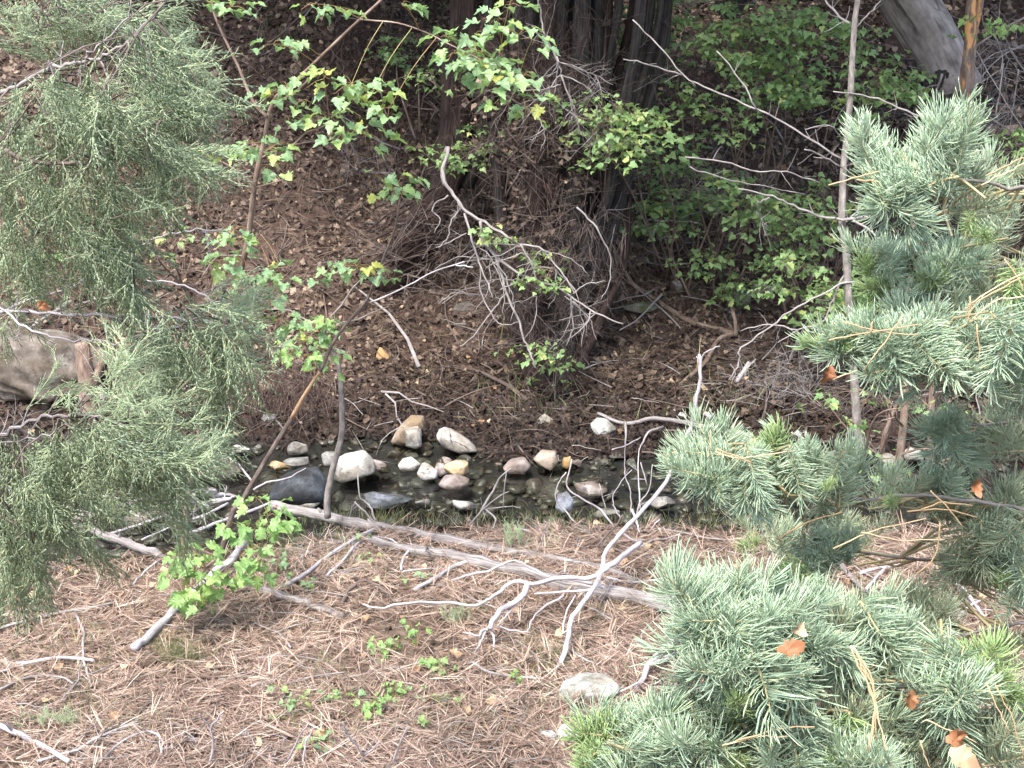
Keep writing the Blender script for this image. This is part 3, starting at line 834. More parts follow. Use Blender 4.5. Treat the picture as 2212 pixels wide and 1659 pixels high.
def blade_t(seed):
    r = random.Random(seed); V, F = strip([(0, 0, 0), (r.uniform(-.1, .1), .1, .55), (r.uniform(-.3, .3), .3 + r.uniform(0, .3), .9)], .022, (0, 1, 0)); return np.array(V), [np.array(F)]
BLADE_T = [blade_t(k) for k in range(6)]
green_patch = lambda x, y: (y < near_edge(x) + .02) & ((fbm(x * 2.3 + 60, y * 2.3, 3) + .05 * (y - 6.6) > 0.06) & (rng.random(len(x)) < .6))
litter('low_grass', BLADE_T, 34000, 4.4, 8.4, 0.055, 0.4, M['grass'], green_patch, 0.01, 0.35)
litter('bank_sprigs', BLADE_T, 9000, 10.2, 16.0, 0.12, 0.4, M['grass'], lambda x, y: fbm(x * 2.0 + 20, y * 2.0, 3) > 0.12, 0.01, 0.4)
# ------------------------------------------------------------------ rocks
_rk = [500]
def _o(*p): return [(432 + x * .488, 821 + y * .488) for x, y in p]
OUTLINE = {
 (870, 922): _o((845, 275), (875, 215), (935, 155), (985, 165), (992, 200), (960, 230), (905, 288)),
 (894, 948): _o((910, 215), (965, 205), (980, 225), (980, 290), (960, 308), (912, 290)),
 (985, 952): _o((1048, 245), (1065, 220), (1110, 225), (1190, 265), (1230, 305), (1160, 322), (1080, 288)),
 (762, 996): _o((588, 390), (620, 342), (730, 308), (765, 350), (775, 395), (700, 415), (610, 445), (588, 425)),
 (795, 1018): _o((680, 407), (735, 362), (770, 368), (825, 376), (780, 395), (740, 414)),
 (712, 994): _o((540, 330), (560, 318), (598, 322), (600, 375), (548, 382)),
 (883, 1004): _o((878, 375), (900, 350), (935, 342), (975, 368), (962, 400), (890, 406)),
 (924, 1020): _o((962, 412), (985, 370), (1010, 374), (1048, 402), (1052, 438), (980, 445)),
 (957, 1012): _o((1035, 405), (1050, 365), (1080, 373), (1095, 415), (1060, 427)),
 (990, 1007): _o((1082, 378), (1130, 358), (1185, 362), (1188, 408), (1165, 427), (1100, 408)),
 (978, 1042): _o((1056, 462), (1080, 430), (1140, 424), (1192, 440), (1182, 475), (1070, 474)),
 (1178, 909): _o((1483, 202), (1500, 170), (1525, 150), (1560, 172), (1566, 202)),
 (1302, 920): _o((1730, 195), (1755, 165), (1800, 175), (1842, 215), (1800, 248), (1740, 242)),
 (1180, 993): _o((1478, 345), (1510, 312), (1575, 318), (1585, 355), (1557, 402), (1500, 372)),
 (1226, 1001): _o((1602, 382), (1608, 346), (1640, 340), (1643, 388), (1620, 394)),
 (1118, 1004): _o((1343, 388), (1370, 352), (1440, 348), (1462, 380), (1440, 412), (1360, 408)),
 (655, 1043): _o((310, 510), (345, 440), (440, 392), (520, 396), (565, 450), (575, 525), (420, 548)),
 (668, 1083): _o((408, 547), (480, 517), (550, 520), (520, 553), (440, 558)),
 (1214, 1083): _o((1575, 565), (1585, 505), (1625, 492), (1652, 530), (1645, 570), (1600, 595)),
 (1268, 1509): _o((1588, 1390), (1608, 1347), (1700, 1328), (1830, 1330), (1855, 1362), (1800, 1398), (1620, 1414)),
}
def rock(px, py, w, h, mat, label, tilt=0, name='rock', group=None, yaw=None, deep=0.8, sub=4, cuts=15, cat='rock', sink=0.2, Y=None):
    _rk[0] += 1
    b = gnd(px, py + h * .28) if Y is None else at(px, py, Y)
    k = depth_of(b) / FPX
    if (px, py) in OUTLINE:
        poly = OUTLINE[(px, py)]; yb = max(q[1] for q in poly); b = gnd(px, yb - 1); k = depth_of(b) / FPX
        me = hull_rock(name, [((x - px) * k, -(y - py) * k * 1.06) for x, y in poly], w * k * (.7 if h < w * 1.2 else .9), M[mat], _rk[0])
        c = at(px, py, b.y + w * k * .10)
        return tag(link(name, me, None, c), label, cat, group)
    if cat == 'rock': w *= 1.1; h *= 1.22
    wm, hm = w * k, h * k
    dy = wm * deep if abs(tilt) < 35 else hm * .6
    z = max((hm - .28 * dy) / .95, .32 * min(wm, hm) if tilt else .3 * wm)
    if abs(tilt) > 0: z = hm * .95
    me = rock_mesh(name, _rk[0], (wm, dy, z), M[mat], sub, cuts, .35 if cat == 'boulder' else 0)
    o = link(name, me, None, b + Vector((0, dy * .12, z * (0.5 - sink))))
    rr = random.Random(_rk[0])
    o.rotation_euler = (rr.uniform(-.12, .12), R(tilt), rr.uniform(-.3, .3) if yaw is None else yaw)
    return tag(o, label, cat, group)
# standing and lying stones of the creek, left to right
rock(870, 922, 42, 78, 'granite_tan', 'tall tan slab leaning on the far waterline behind the white block', 32, sub=4)
rock(894, 948, 38, 50, 'granite', 'upright white and grey block in front of the tan slab', -3, cuts=8)
rock(985, 952, 92, 40, 'granite', 'long pale grey slab sloping down into the water', 24, cuts=8)
rock(762, 996, 118, 72, 'granite', 'largest pale boulder in the creek beside the bent grey stem', 0)
rock(795, 1018, 72, 30, 'granite_pink', 'brownish wedge stone leaning on the front of the largest boulder', 8)
rock(712, 994, 44, 34, 'stone_mid', 'grey block just left of the largest creek boulder')
rock(883, 1004, 46, 26, 'granite', 'low white mottled stone between the boulder and the round grey stone')
rock(924, 1020, 44, 36, 'granite', 'rounded light grey stone left of the yellow one')
rock(957, 1012, 26, 34, 'granite_pink', 'narrow pinkish stone wedged against the yellow one')
rock(990, 1007, 54, 38, 'stone_gold', 'golden yellow cream stone in the middle of the creek')
rock(966, 998, 30, 22, 'granite_pink', 'dull grey stone peeping out behind the yellow stone')
rock(978, 1042, 62, 22, 'granite_pink', 'flat reddish grey stone lying in front of the yellow stone')
rock(1178, 909, 40, 32, 'granite', 'pale pointed stone on the dark mud of the far shore')
rock(1302, 920, 54, 46, 'lichen_rock', 'white streaked rock under the end of the long driftwood stick', 10)
rock(1180, 993, 46, 40, 'granite_tan', 'tan brown rock with a pointed foot in the water')
rock(1226, 1001, 21, 28, 'stone_gold', 'small orange stone right of the tan brown rock')
rock(1246, 1001, 26, 20, 'granite_pink', 'small brown stone touching the orange stone')
rock(1118, 1004, 58, 30, 'granite_pink', 'pinkish grey rock left of the tan brown rock')
rock(1076, 1005, 15, 13, 'granite_tan', 'tiny buff pebble in the water left of the pinkish rock', sub=3)
rock(1528, 900, 24, 26, 'granite', 'small round white stone on the mud right of the bleached stick')
rock(1474, 901, 28, 20, 'granite', 'small grey stone beside the bleached stick')
rock(655, 1043, 128, 66, 'stone_dark', 'blue black wet boulder left of the bent grey stem', 6)
rock(668, 1083, 76, 20, 'granite', 'flat pale leaf-shaped stone before the blue black boulder')
rock(600, 1005, 48, 28, 'stone_gold', 'orange brown stone under shallow water at the left', sink=.35)
rock(511, 973, 52, 24, 'granite', 'oval grey stone at the left of the far shore')
rock(648, 972, 52, 30, 'stone_mid', 'ridged grey stone at the foot of the far bank', -20)
rock(640, 998, 60, 26, 'stone_mid', 'dull flat stone in the shallows above the blue black boulder')
rock(1214, 1083, 34, 56, 'stone_blue', 'blue grey stone with white spots standing by the white twigs', 4)
rock(1272, 1048, 74, 40, 'granite_pink', 'rounded brown stone half under water beyond the white twigs', sink=.4)
rock(1000, 1090, 54, 36, 'stone_mid', 'grey angular stone in the near shallows under mid creek', sink=.35)
rock(916, 1085, 36, 28, 'stone_mid', 'smaller grey stone in the near shallows', sink=.35)
rock(840, 1072, 110, 44, 'stone_blue', 'broad dark blue speckled stone under the clear water', sink=.62)
rock(1430, 1085, 60, 38, 'stone_mid', 'brownish stone under the left edge of the fir sprig', sink=.3)
rock(1330, 985, 46, 16, 'stone_mid', 'low flat stone awash at the right of mid creek')
rock(1306, 1108, 60, 24, 'stone_mid', 'flat grey stone at the near waterline behind the white twigs')
rock(1582, 953, 48, 44, 'stone_blue', 'lavender grey rock behind the fir sprig over the water')
rock(1715, 985, 64, 42, 'granite', 'pale rock partly hidden by the fir sprig')
rock(1832, 990, 78, 32, 'granite', 'long low grey rock at the foot of the pale slender trunk')
rock(1922, 1002, 34, 42, 'lichen_rock', 'white upright rock left of the brown stem')
rock(1975, 986, 54, 48, 'lichen_rock', 'bright white rock between the two brown stems')
rock(1720, 940, 42, 26, 'granite', 'pinkish white stone on leaf litter above the pale rock')
rock(1600, 648, 58, 56, 'stone_moss', 'mossy greenish boulder on the far slope')
rock(1646, 634, 54, 46, 'granite', 'light grey boulder right of the mossy boulder', 15)
rock(1388, 666, 74, 30, 'stone_moss', 'low pale green stone behind the dark slanting branch')
rock(1000, 665, 58, 26, 'stone_mid', 'dull grey stone left of the multi-stemmed tree base')
rock(829, 773, 30, 40, 'stone_gold', 'orange brown stone in the middle of the leafy far bank')
rock(590, 765, 32, 20, 'granite_tan', 'cream stone in the dark hollow of the left bank')
rock(582, 905, 40, 26, 'stone_mid', 'grey stone in the bank below the hollow')
rock(1462, 622, 28, 30, 'stone_mid', 'small grey stone beyond the dark slanting branch')
rock(1706, 572, 22, 34, 'stone_mid', 'small upright grey stone between green shrubs')
rock(344, 616, 22, 20, 'granite_pink', 'small pale pink stone on the slope by the juniper')
rock(1268, 1509, 118, 48, 'lichen_rock', 'white lichened slab on the near ground below the crossed sticks', -7, deep=.7, sink=-.1)
rock(1226, 1590, 48, 38, 'lichen_rock', 'mottled white and dark stone at the lower edge of the needle bed')
rock(1186, 1590, 40, 26, 'lichen_rock', 'small pale stone left of the mottled stone')
rock(1290, 1540, 40, 26, 'lichen_rock', 'pale stone just below the lichened slab')
rock(85, 790, 300, 250, 'boulder', 'big tan brown boulder behind the juniper sprays at the left edge', 0, 'boulder', deep=.7, sub=5, cuts=24, cat='boulder', sink=.2)
rock(215, 890, 70, 120, 'boulder', 'dark brown boulder fragment right of the big boulder', 0, 'boulder', deep=.9, sub=4, cat='boulder', sink=.15)
rock(480, 1010, 120, 70, 'boulder', 'brown rock under the tip of the lowest juniper bough', 0, deep=.6, sink=.4)
rock(180, 1120, 60, 26, 'granite_pink', 'pinkish stone behind the dark fallen stick at the left')
rock(300, 1118, 70, 28, 'granite_pink', 'pinkish flat stone in the root debris at the left')

# ------------------------------------------------------------------ fallen wood
def log(name, pts, w0, w1, mat, label, cat='log', lift=0.0, arch=0.0, seg=12, ridge=.06, tw=0, twL=.25):
    Q, rad = gpath(pts, w0, w1, lift, 0.006, arch)
    rad = [r * (1 + .10 * math.sin(i * 1.7) + rnd.uniform(-.07, .10)) for i, r in enumerate(rad)]
    mb = MB(); mb.tube(Q, rad, seg, .06, ridge * 1.7)
    for _ in range(len(Q) // 4 if seg > 8 else 0):      # knots and snapped stubs
        i = rnd.randint(1, len(Q) - 3); d = Vector((rnd.gauss(0, 1), rnd.gauss(0, .6), abs(rnd.gauss(.5, .5)))).normalized()
        rr = rad[i] * rnd.uniform(.22, .42); l = rad[i] * rnd.uniform(1.15, 2.1)
        mb.tube([Q[i], Q[i] + d * l * .6, Q[i] + d * l], [rr * 1.6, rr, rr * .7], 6, .15)
    if tw:
        root = thing(name, label, cat, Q[0])
        mb.build('wood', M[mat], root)
        for _ in range(tw):
            m2 = MB(); twigs_on(m2, Q, rad, 1, twL, 1, 0, .1, Vector((0, -.2, .5)), 2, None, .4, .3)
            m2.build('twig', M[mat], root)
        return root
    return mb.build_thing(name, M[mat], label, cat)
log('fallen_log', [(590, 1104), (625, 1112), (696, 1124), (769, 1141), (825, 1153), (915, 1165), (984, 1179), (1087, 1199), (1170, 1212), (1270, 1229), (1330, 1246), (1372, 1268)], 26, 14, 'driftwood_tan', 'long grey fallen log lying along the near edge of the creek', tw=3, lift=.0)
log('fallen_log', [(800, 1181), (870, 1197), (970, 1214), (1037, 1231), (1137, 1252), (1210, 1278), (1287, 1292), (1370, 1307), (1474, 1334), (1560, 1352)], 19, 35, 'driftwood_tan', 'second grey log with cracked wood running under the crossed sticks to the fir', tw=2, lift=.012)
log('fallen_branch', [(108, 1134), (187, 1147), (233, 1166), (283, 1184), (333, 1207), (380, 1230)], 15, 18, 'driftwood_tan', 'dark topped fallen branch at the left under the juniper', 'branch')
log('fallen_branch', [(513, 1272), (583, 1292), (650, 1306), (700, 1325), (742, 1338)], 17, 15, 'driftwood_tan', 'short grey furrowed branch lying right of the leafy maple bush', 'branch')
log('bleached_pole', [(295, 1421), (320, 1396), (377, 1340), (413, 1303), (467, 1256), (507, 1220), (540, 1176)], 19, 15, 'driftwood', 'thick white bleached pole slanting behind the leafy maple bush', 'pole', lift=.03)

# loose sticks on the ground, each its own thing
STICKS = [
 ([(0, 1586), (60, 1613), (110, 1640), (150, 1664)], 12, 10, 'driftwood', 'thick pale lavender stick in the bottom left corner'),
 ([(80, 1662), (167, 1636), (213, 1610), (283, 1580), (300, 1570)], 6, 5, 'driftwood', 'thin pale stick rising from the bottom edge beside the dark forked twig'),
 ([(170, 1662), (213, 1626), (227, 1596), (287, 1570), (323, 1533), (353, 1520)], 7, 5, 'dark_twig', 'dark crooked twig at the bottom left of the needle bed'),
 ([(0, 1373), (67, 1353), (123, 1340), (187, 1328), (247, 1315)], 6, 5, 'dead_twig', 'long thin grey stick low at the left edge'),
 ([(163, 1336), (180, 1373), (182, 1440), (190, 1466), (200, 1496)], 5, 5, 'dead_twig', 'thin twig hanging down across the long grey stick at the left'),
 ([(37, 1448), (67, 1445), (127, 1436), (187, 1440), (205, 1443)], 8, 6, 'driftwood', 'short bleached stick left of the grass tuft'),
 ([(0, 1466), (20, 1460), (45, 1446), (52, 1462)], 5, 4, 'driftwood', 'small bleached end piece at the left edge'),
 ([(0, 1506), (67, 1476), (133, 1476), (160, 1492)], 6, 4, 'driftwood_tan', 'curved grey stick below the short bleached stick'),
 ([(217, 1662), (267, 1616), (320, 1596), (350, 1612), (352, 1650)], 5, 4, 'driftwood', 'thin hooked pale twig near the bottom left'),
 ([(350, 1655), (387, 1623), (427, 1596), (467, 1540), (484, 1512)], 4, 3, 'dark_twig', 'dark thin twig crossing the upright pale twig'),
 ([(240, 1166), (300, 1146), (373, 1120)], 6, 5, 'driftwood', 'pale stick behind the dark topped branch'),
 ([(420, 1133), (450, 1122), (493, 1098)], 6, 5, 'driftwood', 'short pale stick left of the leaning stem'),
 ([(400, 1171), (450, 1150), (493, 1133), (545, 1115), (600, 1090)], 8, 5, 'driftwood', 'white stick crossing behind the leaning stem'),
 ([(307, 1178), (345, 1160), (380, 1146)], 4, 3, 'driftwood', 'thin curved pale twig below the pale stick at the left'),
 ([(288, 1275), (312, 1250), (345, 1222)], 4, 3, 'driftwood', 'tan straw-like twig under the dark topped branch end'),
 ([(620, 1281), (667, 1249), (700, 1222), (740, 1194), (804, 1156), (824, 1150)], 8, 7, 'driftwood', 'straight silvery branch leaning up to the long log'),
 ([(705, 1258), (737, 1229), (770, 1190), (810, 1173), (840, 1176), (870, 1194)], 6, 4, 'driftwood', 'arched silvery branch right of the straight silvery one'),
 ([(897, 1288), (937, 1266), (977, 1239), (1014, 1226)], 9, 8, 'driftwood', 'short thick silver branch on the near side of the second log'),
 ([(866, 1245), (874, 1213), (890, 1199), (904, 1197)], 5, 4, 'driftwood', 'hooked pale twig over the second log'),
 ([(870, 1248), (905, 1242), (935, 1240)], 4, 3, 'driftwood', 'straight short twig from the foot of the hooked twig'),
 ([(1017, 1443), (1057, 1466), (1114, 1476), (1167, 1481)], 6, 5, 'dead_twig', 'grey bent twig left of the tip of the crossed sticks'),
 ([(1040, 1513), (1070, 1500), (1117, 1493)], 7, 5, 'dark_twig', 'dark short twig above the white lichened slab'),
 ([(1234, 1420), (1260, 1436), (1290, 1447)], 4, 3, 'driftwood', 'small pale twig between the crossed sticks and the slab'),
 ([(1475, 1203), (1495, 1233), (1508, 1275)], 8, 6, 'driftwood_tan', 'short grey stick pointing down to the big fir sprig'),
 ([(1808, 1226), (1841, 1266), (1875, 1297)], 10, 8, 'driftwood_tan', 'grey broken branch seen between the fir boughs'),
 ([(1855, 1253), (1898, 1240), (1941, 1233)], 7, 5, 'driftwood', 'pale short stick beside the grey broken branch'),
 ([(1868, 1290), (1900, 1252), (1928, 1221)], 7, 5, 'driftwood', 'pale stick crossing the short one between the fir boughs'),
 ([(2038, 1263), (2075, 1285), (2101, 1313), (2128, 1357)], 9, 7, 'driftwood', 'white stick on the ground at the right behind the fir'),
 ([(2068, 1350), (2090, 1326), (2118, 1310)], 7, 5, 'driftwood', 'small white stick crossing the other at the right'),
 ([(1964, 1335), (1985, 1352), (2000, 1362)], 6, 4, 'driftwood', 'short pale stub left of the two crossing white sticks'),
 ([(1566, 1202), (1610, 1210), (1650, 1204)], 4, 3, 'dead_twig', 'faint grey twig on the needles above the bright fir tip'),
 ([(1380, 1195), (1410, 1180), (1440, 1176), (1480, 1162)], 5, 4, 'dead_twig', 'thin grey twig right of the crossed sticks'),
 ([(1310, 1262), (1350, 1270), (1400, 1268), (1470, 1254)], 6, 3, 'driftwood', 'thin silver branch running right from the crossed sticks'),
]
for i, (pts, a, b, m, lab) in enumerate(STICKS):
    Q, rad = gpath(pts, a * 1.15, b * 1.15, 0.026, .002)
    mb = MB(); mb.tube(Q, rad, 6, .06)
    for _ in range(1 if i % 3 == 0 else 0):
        twigs_on(mb, Q, rad, 2, .10, 0, 0, .1, Vector((0, 0, .4)), 0)
    mb.build_thing('stick', M[m], lab, 'stick')
log('curved_dark_stick', [(737, 1305), (755, 1290), (787, 1280), (814, 1290), (845, 1310), (866, 1328)], 8, 4, 'dark_twig', 'dark curved stick arching over the needles left of the crossed sticks', 'stick', arch=.06, seg=6)

# standing twigs stuck in the ground
def branchy(name, label, cat, paths, mat, group=None, extra=0, exL=.12, part='twig', seg=5, wob=.002):
    """each item: points, Y0, Y1, w0, w1 ; every limb is a part"""
    root = None
    for k, (pts, Y0, Y1, w0, w1) in enumerate(paths):
        Q, rad = spath(pts, Y0, Y1, w0, w1, wob)
        if root is None: root = thing(name, label, cat, Q[0], group)
        mb = MB(); mb.tube(Q, rad, seg, .05)
        if extra: twigs_on(mb, Q, rad, extra, exL, 1, 0.0, .15, None, 2)
        mb.build('stem' if k == 0 and part == 'twig' else part, M[mat], root)
    return root
def Yg(px, py): return gnd(px, py).y
y = Yg(450, 1658)
branchy('upright_twig', 'pale upright forked twig at the bottom edge left of centre', 'twig', [([(450, 1662), (462, 1606), (457, 1573), (483, 1536)], y, y - .1, 7, 4), ([(457, 1573), (440, 1555), (430, 1542)], y - .05, y - .1, 4, 2)], 'driftwood')
y = Yg(640, 1656)
branchy('upright_twig', 'pair of pale thin twigs at the bottom edge below the seedlings', 'twig', [([(620, 1645), (643, 1600), (667, 1560)], y, y - .1, 5, 3), ([(655, 1662), (660, 1606), (668, 1590), (680, 1570)], y, y, 5, 3)], 'driftwood')
y = Yg(765, 1658)
branchy('upright_twig', 'pale twig forking like a Y at the bottom edge', 'twig', [([(764, 1662), (787, 1633), (824, 1600)], y, y, 5, 3), ([(787, 1633), (754, 1590), (740, 1559)], y, y - .1, 5, 3), ([(787, 1633), (800, 1615), (812, 1590)], y, y - .1, 3, 2)], 'driftwood')
y = Yg(850, 1658)
branchy('upright_twig', 'single straight pale twig right of the Y twig', 'twig', [([(847, 1662), (860, 1616), (880, 1570)], y, y - .1, 6, 4)], 'driftwood')

# crossed bleached sticks: one dead bleached branch with many arms
W0 = Yg(1184, 1473)
root = branchy('bleached_branch', 'tall white bleached branch standing out of the needle bed and reaching across the creek', 'branch', [
 ([(1184, 1475, 6.15), (1214, 1426, 6.2), (1227, 1379, 6.3), (1237, 1333, 6.45), (1277, 1279, 6.65), (1301, 1229, 6.85), (1307, 1193, 6.95), (1337, 1156, 7.1), (1381, 1109, 7.2), (1440, 1040, 7.3), (1481, 946, 7.4), (1495, 913, 7.4), (1505, 853, 7.4), (1513, 816, 7.4), (1510, 766, 7.4)], 0, 0, 12, 7),
 ([(1384, 1171, 7.2), (1350, 1198, 7.0), (1314, 1223, 6.85), (1290, 1242, 6.8)], 0, 0, 12, 13),
 ([(1290, 1242, 6.8), (1271, 1249, 6.75), (1204, 1249, 6.7), (1147, 1261, 6.65), (1110, 1256, 6.65), (1074, 1283, 6.6), (1047, 1299, 6.6), (1020, 1308, 6.55), (964, 1301, 6.6), (887, 1303, 6.55), (814, 1313, 6.5), (784, 1306, 6.5)], 0, 0, 11, 4),
 ([(1140, 1262, 6.65), (1130, 1285, 6.6), (1114, 1299, 6.55), (1085, 1315, 6.5), (1068, 1335, 6.45), (1058, 1358, 6.4)], 0, 0, 13, 12),
 ([(1304, 1269, 6.8), (1257, 1256, 6.8), (1204, 1252, 6.75), (1150, 1266, 6.7)], 0, 0, 8, 5),
 ([(1280, 1273, 6.7), (1220, 1279, 6.7), (1154, 1283, 6.65)], 0, 0, 6, 4),
 ([(1217, 1286, 6.65), (1174, 1313, 6.6), (1151, 1336, 6.5), (1140, 1363, 6.45)], 0, 0, 5, 3),
 ([(977, 1253, 6.9), (1030, 1238, 6.9), (1057, 1233, 6.85), (1097, 1214, 6.85), (1120, 1213, 6.8), (1150, 1229, 6.8), (1187, 1246, 6.75)], 0, 0, 5, 5),
 ([(1057, 1358, 6.42), (1040, 1364, 6.4), (1034, 1372, 6.38), (1000, 1366, 6.4)], 0, 0, 6, 3),
 ([(1058, 1358, 6.42), (1068, 1380, 6.4), (1060, 1423, 6.32)], 0, 0, 7, 3),
 ([(1050, 1358, 6.42), (1038, 1385, 6.38), (1025, 1410, 6.3)], 0, 0, 6, 3),
 ([(1075, 1352, 6.42), (1110, 1362, 6.4), (1145, 1366, 6.4)], 0, 0, 4, 3),
 ([(1114, 1299, 6.55), (1095, 1330, 6.5), (1075, 1350, 6.4)], 0, 0, 5, 3),
 ([(1230, 1350, 6.4), (1216, 1370, 6.4), (1222, 1325, 6.5), (1243, 1285, 6.6)], 0, 0, 4, 3),
 ([(1513, 790, 7.4), (1519, 768, 7.4), (1528, 758, 7.4), (1555, 748, 7.4)], 0, 0, 4, 2),
 ([(1509, 785, 7.4), (1504, 770, 7.4)], 0, 0, 3, 2)], 'driftwood', part='twig', seg=9)
y = Yg(1357, 1515)
branchy('bleached_branch', 'silvery bleached branch coming out from behind the big fir sprig to the lichened slab', 'branch', [
 ([(1540, 1330, y + .7), (1474, 1373, y + .45), (1437, 1403, y + .3), (1404, 1433, y + .2), (1384, 1473, y + .1), (1357, 1515, y)], 0, 0, 22, 9),
 ([(1480, 1385, y + .45), (1440, 1420, y + .25), (1404, 1436, y + .15)], 0, 0, 14, 6),
 ([(1377, 1519, y - .02), (1337, 1511, y), (1304, 1511, y), (1224, 1518, y), (1194, 1543, y - .1)], 0, 0, 8, 4),
 ([(1337, 1523, y - .05), (1304, 1546, y - .1), (1261, 1566, y - .2), (1227, 1583, y - .25)], 0, 0, 8, 5),
 ([(1375, 1490, y + .1), (1410, 1478, y + .1), (1435, 1466, y + .1)], 0, 0, 4, 2),
 ([(1384, 1473, y + .05), (1340, 1495, y), (1325, 1510, y)], 0, 0, 5, 3)], 'driftwood', seg=8)

# white twigs over the creek
cs = [
 ([(1286, 1166), (1257, 1144), (1225, 1109), (1201, 1078), (1207, 1045), (1223, 1020)], 8.0, 8.0, 5, 3),
 ([(1330, 1140), (1324, 1134), (1289, 1095), (1257, 1077), (1225, 1051), (1235, 992)], 8.0, 8.05, 6, 3),
 ([(1362, 1112), (1362, 1062), (1351, 1030), (1349, 992), (1352, 925)], 8.1, 8.1, 4, 2),
 ([(1340, 1120), (1326, 1092), (1327, 1062), (1365, 1015)], 8.0, 8.0, 4, 2),
 ([(1383, 1100), (1380, 1033), (1380, 974), (1403, 930)], 8.1, 8.3, 4, 2),
 ([(1375, 1110), (1383, 1083), (1403, 1056), (1409, 1004)], 8.0, 8.0, 4, 2),
 ([(1398, 1048), (1384, 999)], 8.0, 8.0, 4, 3),
 ([(1310, 1103), (1295, 1045)], 8.0, 8.0, 3, 2),
 ([(1400, 1150), (1412, 1135), (1424, 1121)], 7.9, 7.9, 4, 3),
 ([(1120, 1140), (1160, 1155), (1230, 1168), (1320, 1166)], 7.85, 7.8, 5, 4),
 ([(1345, 1152), (1365, 1165), (1384, 1171)], 7.7, 7.6, 4, 4),
 ([(1365, 1100), (1375, 1130), (1382, 1150)], 7.9, 7.8, 7, 4)]
labs = ['tangle of thin white dead twigs standing over the near creek edge']
branchy('dead_twigs', labs[0], 'twigs', cs, 'driftwood', extra=1, exL=.1, seg=4)
branchy('dead_twigs', 'thin grey forked twig over the creek left of the white tangle', 'twigs', [
 ([(1040, 1103), (1064, 1062), (1081, 1030), (1108, 1010)], 8.0, 8.1, 6, 2), ([(1049, 1100), (1070, 1121), (1064, 1144)], 8.0, 7.9, 5, 4), ([(1045, 1100), (1100, 1094), (1120, 1096)], 8.0, 8.0, 3, 2),
 ([(1012, 1135), (1040, 1103), (1080, 1070), (1100, 1062)], 7.9, 8.1, 4, 2), ([(1086, 1100), (1094, 1020)], 8, 8, 2, 2)], 'dead_twig')
branchy('dead_twigs', 'white kinked twig standing in the water below the largest boulder', 'twigs', [
 ([(812, 1125), (803, 1100), (790, 1084), (776, 1070), (774, 1020)], 8.1, 8.2, 5, 3), ([(823, 1147), (795, 1112), (766, 1084)], 8.05, 8.1, 5, 4)], 'dead_twig')
branchy('dead_twigs', 'forked white twig across the water left of the leaning stem', 'twigs', [
 ([(543, 1038), (520, 1008), (500, 995), (473, 986)], 8.3, 8.4, 5, 3), ([(520, 1008), (492, 987)], 8.3, 8.4, 3, 2)], 'driftwood')
branchy('dead_twigs', 'thin white curved twig in front of the blue black boulder', 'twigs', [([(548, 1058), (575, 1042), (620, 1033), (661, 1011)], 8.2, 8.2, 5, 2)], 'driftwood')
branchy('upright_twig', 'dark crooked twig leaning on the tall bleached branch', 'twig', [([(1290, 1180), (1301, 1166), (1330, 1136), (1345, 1112)], 7.5, 7.6, 6, 4)], 'dark_twig')

# far driftwood
y = 9.6
branchy('driftwood_branch', 'long brown grey driftwood branch lying on the far shore right of the white streaked rock', 'branch', [
 ([(1292, 893, 10.25), (1345, 914, 10.1), (1380, 911, 10.1), (1418, 904, 10.1), (1488, 913, 10.0), (1550, 928, 9.95), (1626, 942, 9.9)], 0, 0, 8, 11),
 ([(1350, 912, 10.1), (1352, 935, 9.9), (1351, 960, 9.8)], 0, 0, 7, 4),
 ([(1432, 922, 10.0), (1400, 935, 9.9), (1380, 974, 9.8)], 0, 0, 6, 4)], 'driftwood_tan', seg=8)
branchy('slanting_branch', 'dark slanting branch on the slope right of the multi-stemmed tree', 'branch', [
 ([(1290, 500, 12.2), (1340, 563, 12.1), (1364, 610, 12.05), (1404, 650, 12.0), (1474, 693, 11.9), (1525, 716, 11.8), (1588, 730, 11.7)], 0, 0, 7, 14),
 ([(1588, 730, 11.7), (1550, 745, 11.6), (1525, 780, 11.3), (1474, 828, 10.9), (1450, 866, 10.6), (1440, 897, 10.3)], 0, 0, 11, 8),
 ([(1590, 735, 11.7), (1588, 690, 11.7), (1575, 650, 11.8)], 0, 0, 9, 8)], 'brown_bark', seg=8)
branchy('broken_stake', 'short pale broken stake leaning on the right bank', 'stick', [([(1571, 855, 10.9), (1595, 820, 11.0), (1618, 783, 11.1)], 0, 0, 13, 10)], 'driftwood', part='wood', seg=6)
branchy('dead_twigs', 'grey curved twig beside the broken stake', 'twigs', [([(1632, 776, 11.1), (1612, 800, 11), (1612, 840, 10.9), (1638, 885, 10.6)], 0, 0, 5, 4)], 'dead_twig', extra=2, exL=.2)
branchy('dead_twigs', 'thin pale twig against the long grey slab in the creek', 'twigs', [([(1020, 972, 9.9), (1056, 968, 9.9), (1082, 951, 10)], 0, 0, 4, 3)], 'driftwood')
branchy('dead_twigs', 'thin pale twig over the mud right of the tan brown rock', 'twigs', [([(1322, 971, 9.6), (1352, 962, 9.7), (1384, 945, 9.9)], 0, 0, 3, 3)], 'driftwood')
branchy('snapped_stump', 'short broken tan trunk standing right of the big boulder at the left', 'stump', [([(196, 900, 9.6), (190, 840, 9.6), (182, 780, 9.6), (176, 742, 9.6)], 0, 0, 46, 30), ([(200, 840, 9.6), (214, 800, 9.6), (220, 776, 9.6)], 0, 0, 20, 12)], 'brown_bark', part='wood', seg=12)
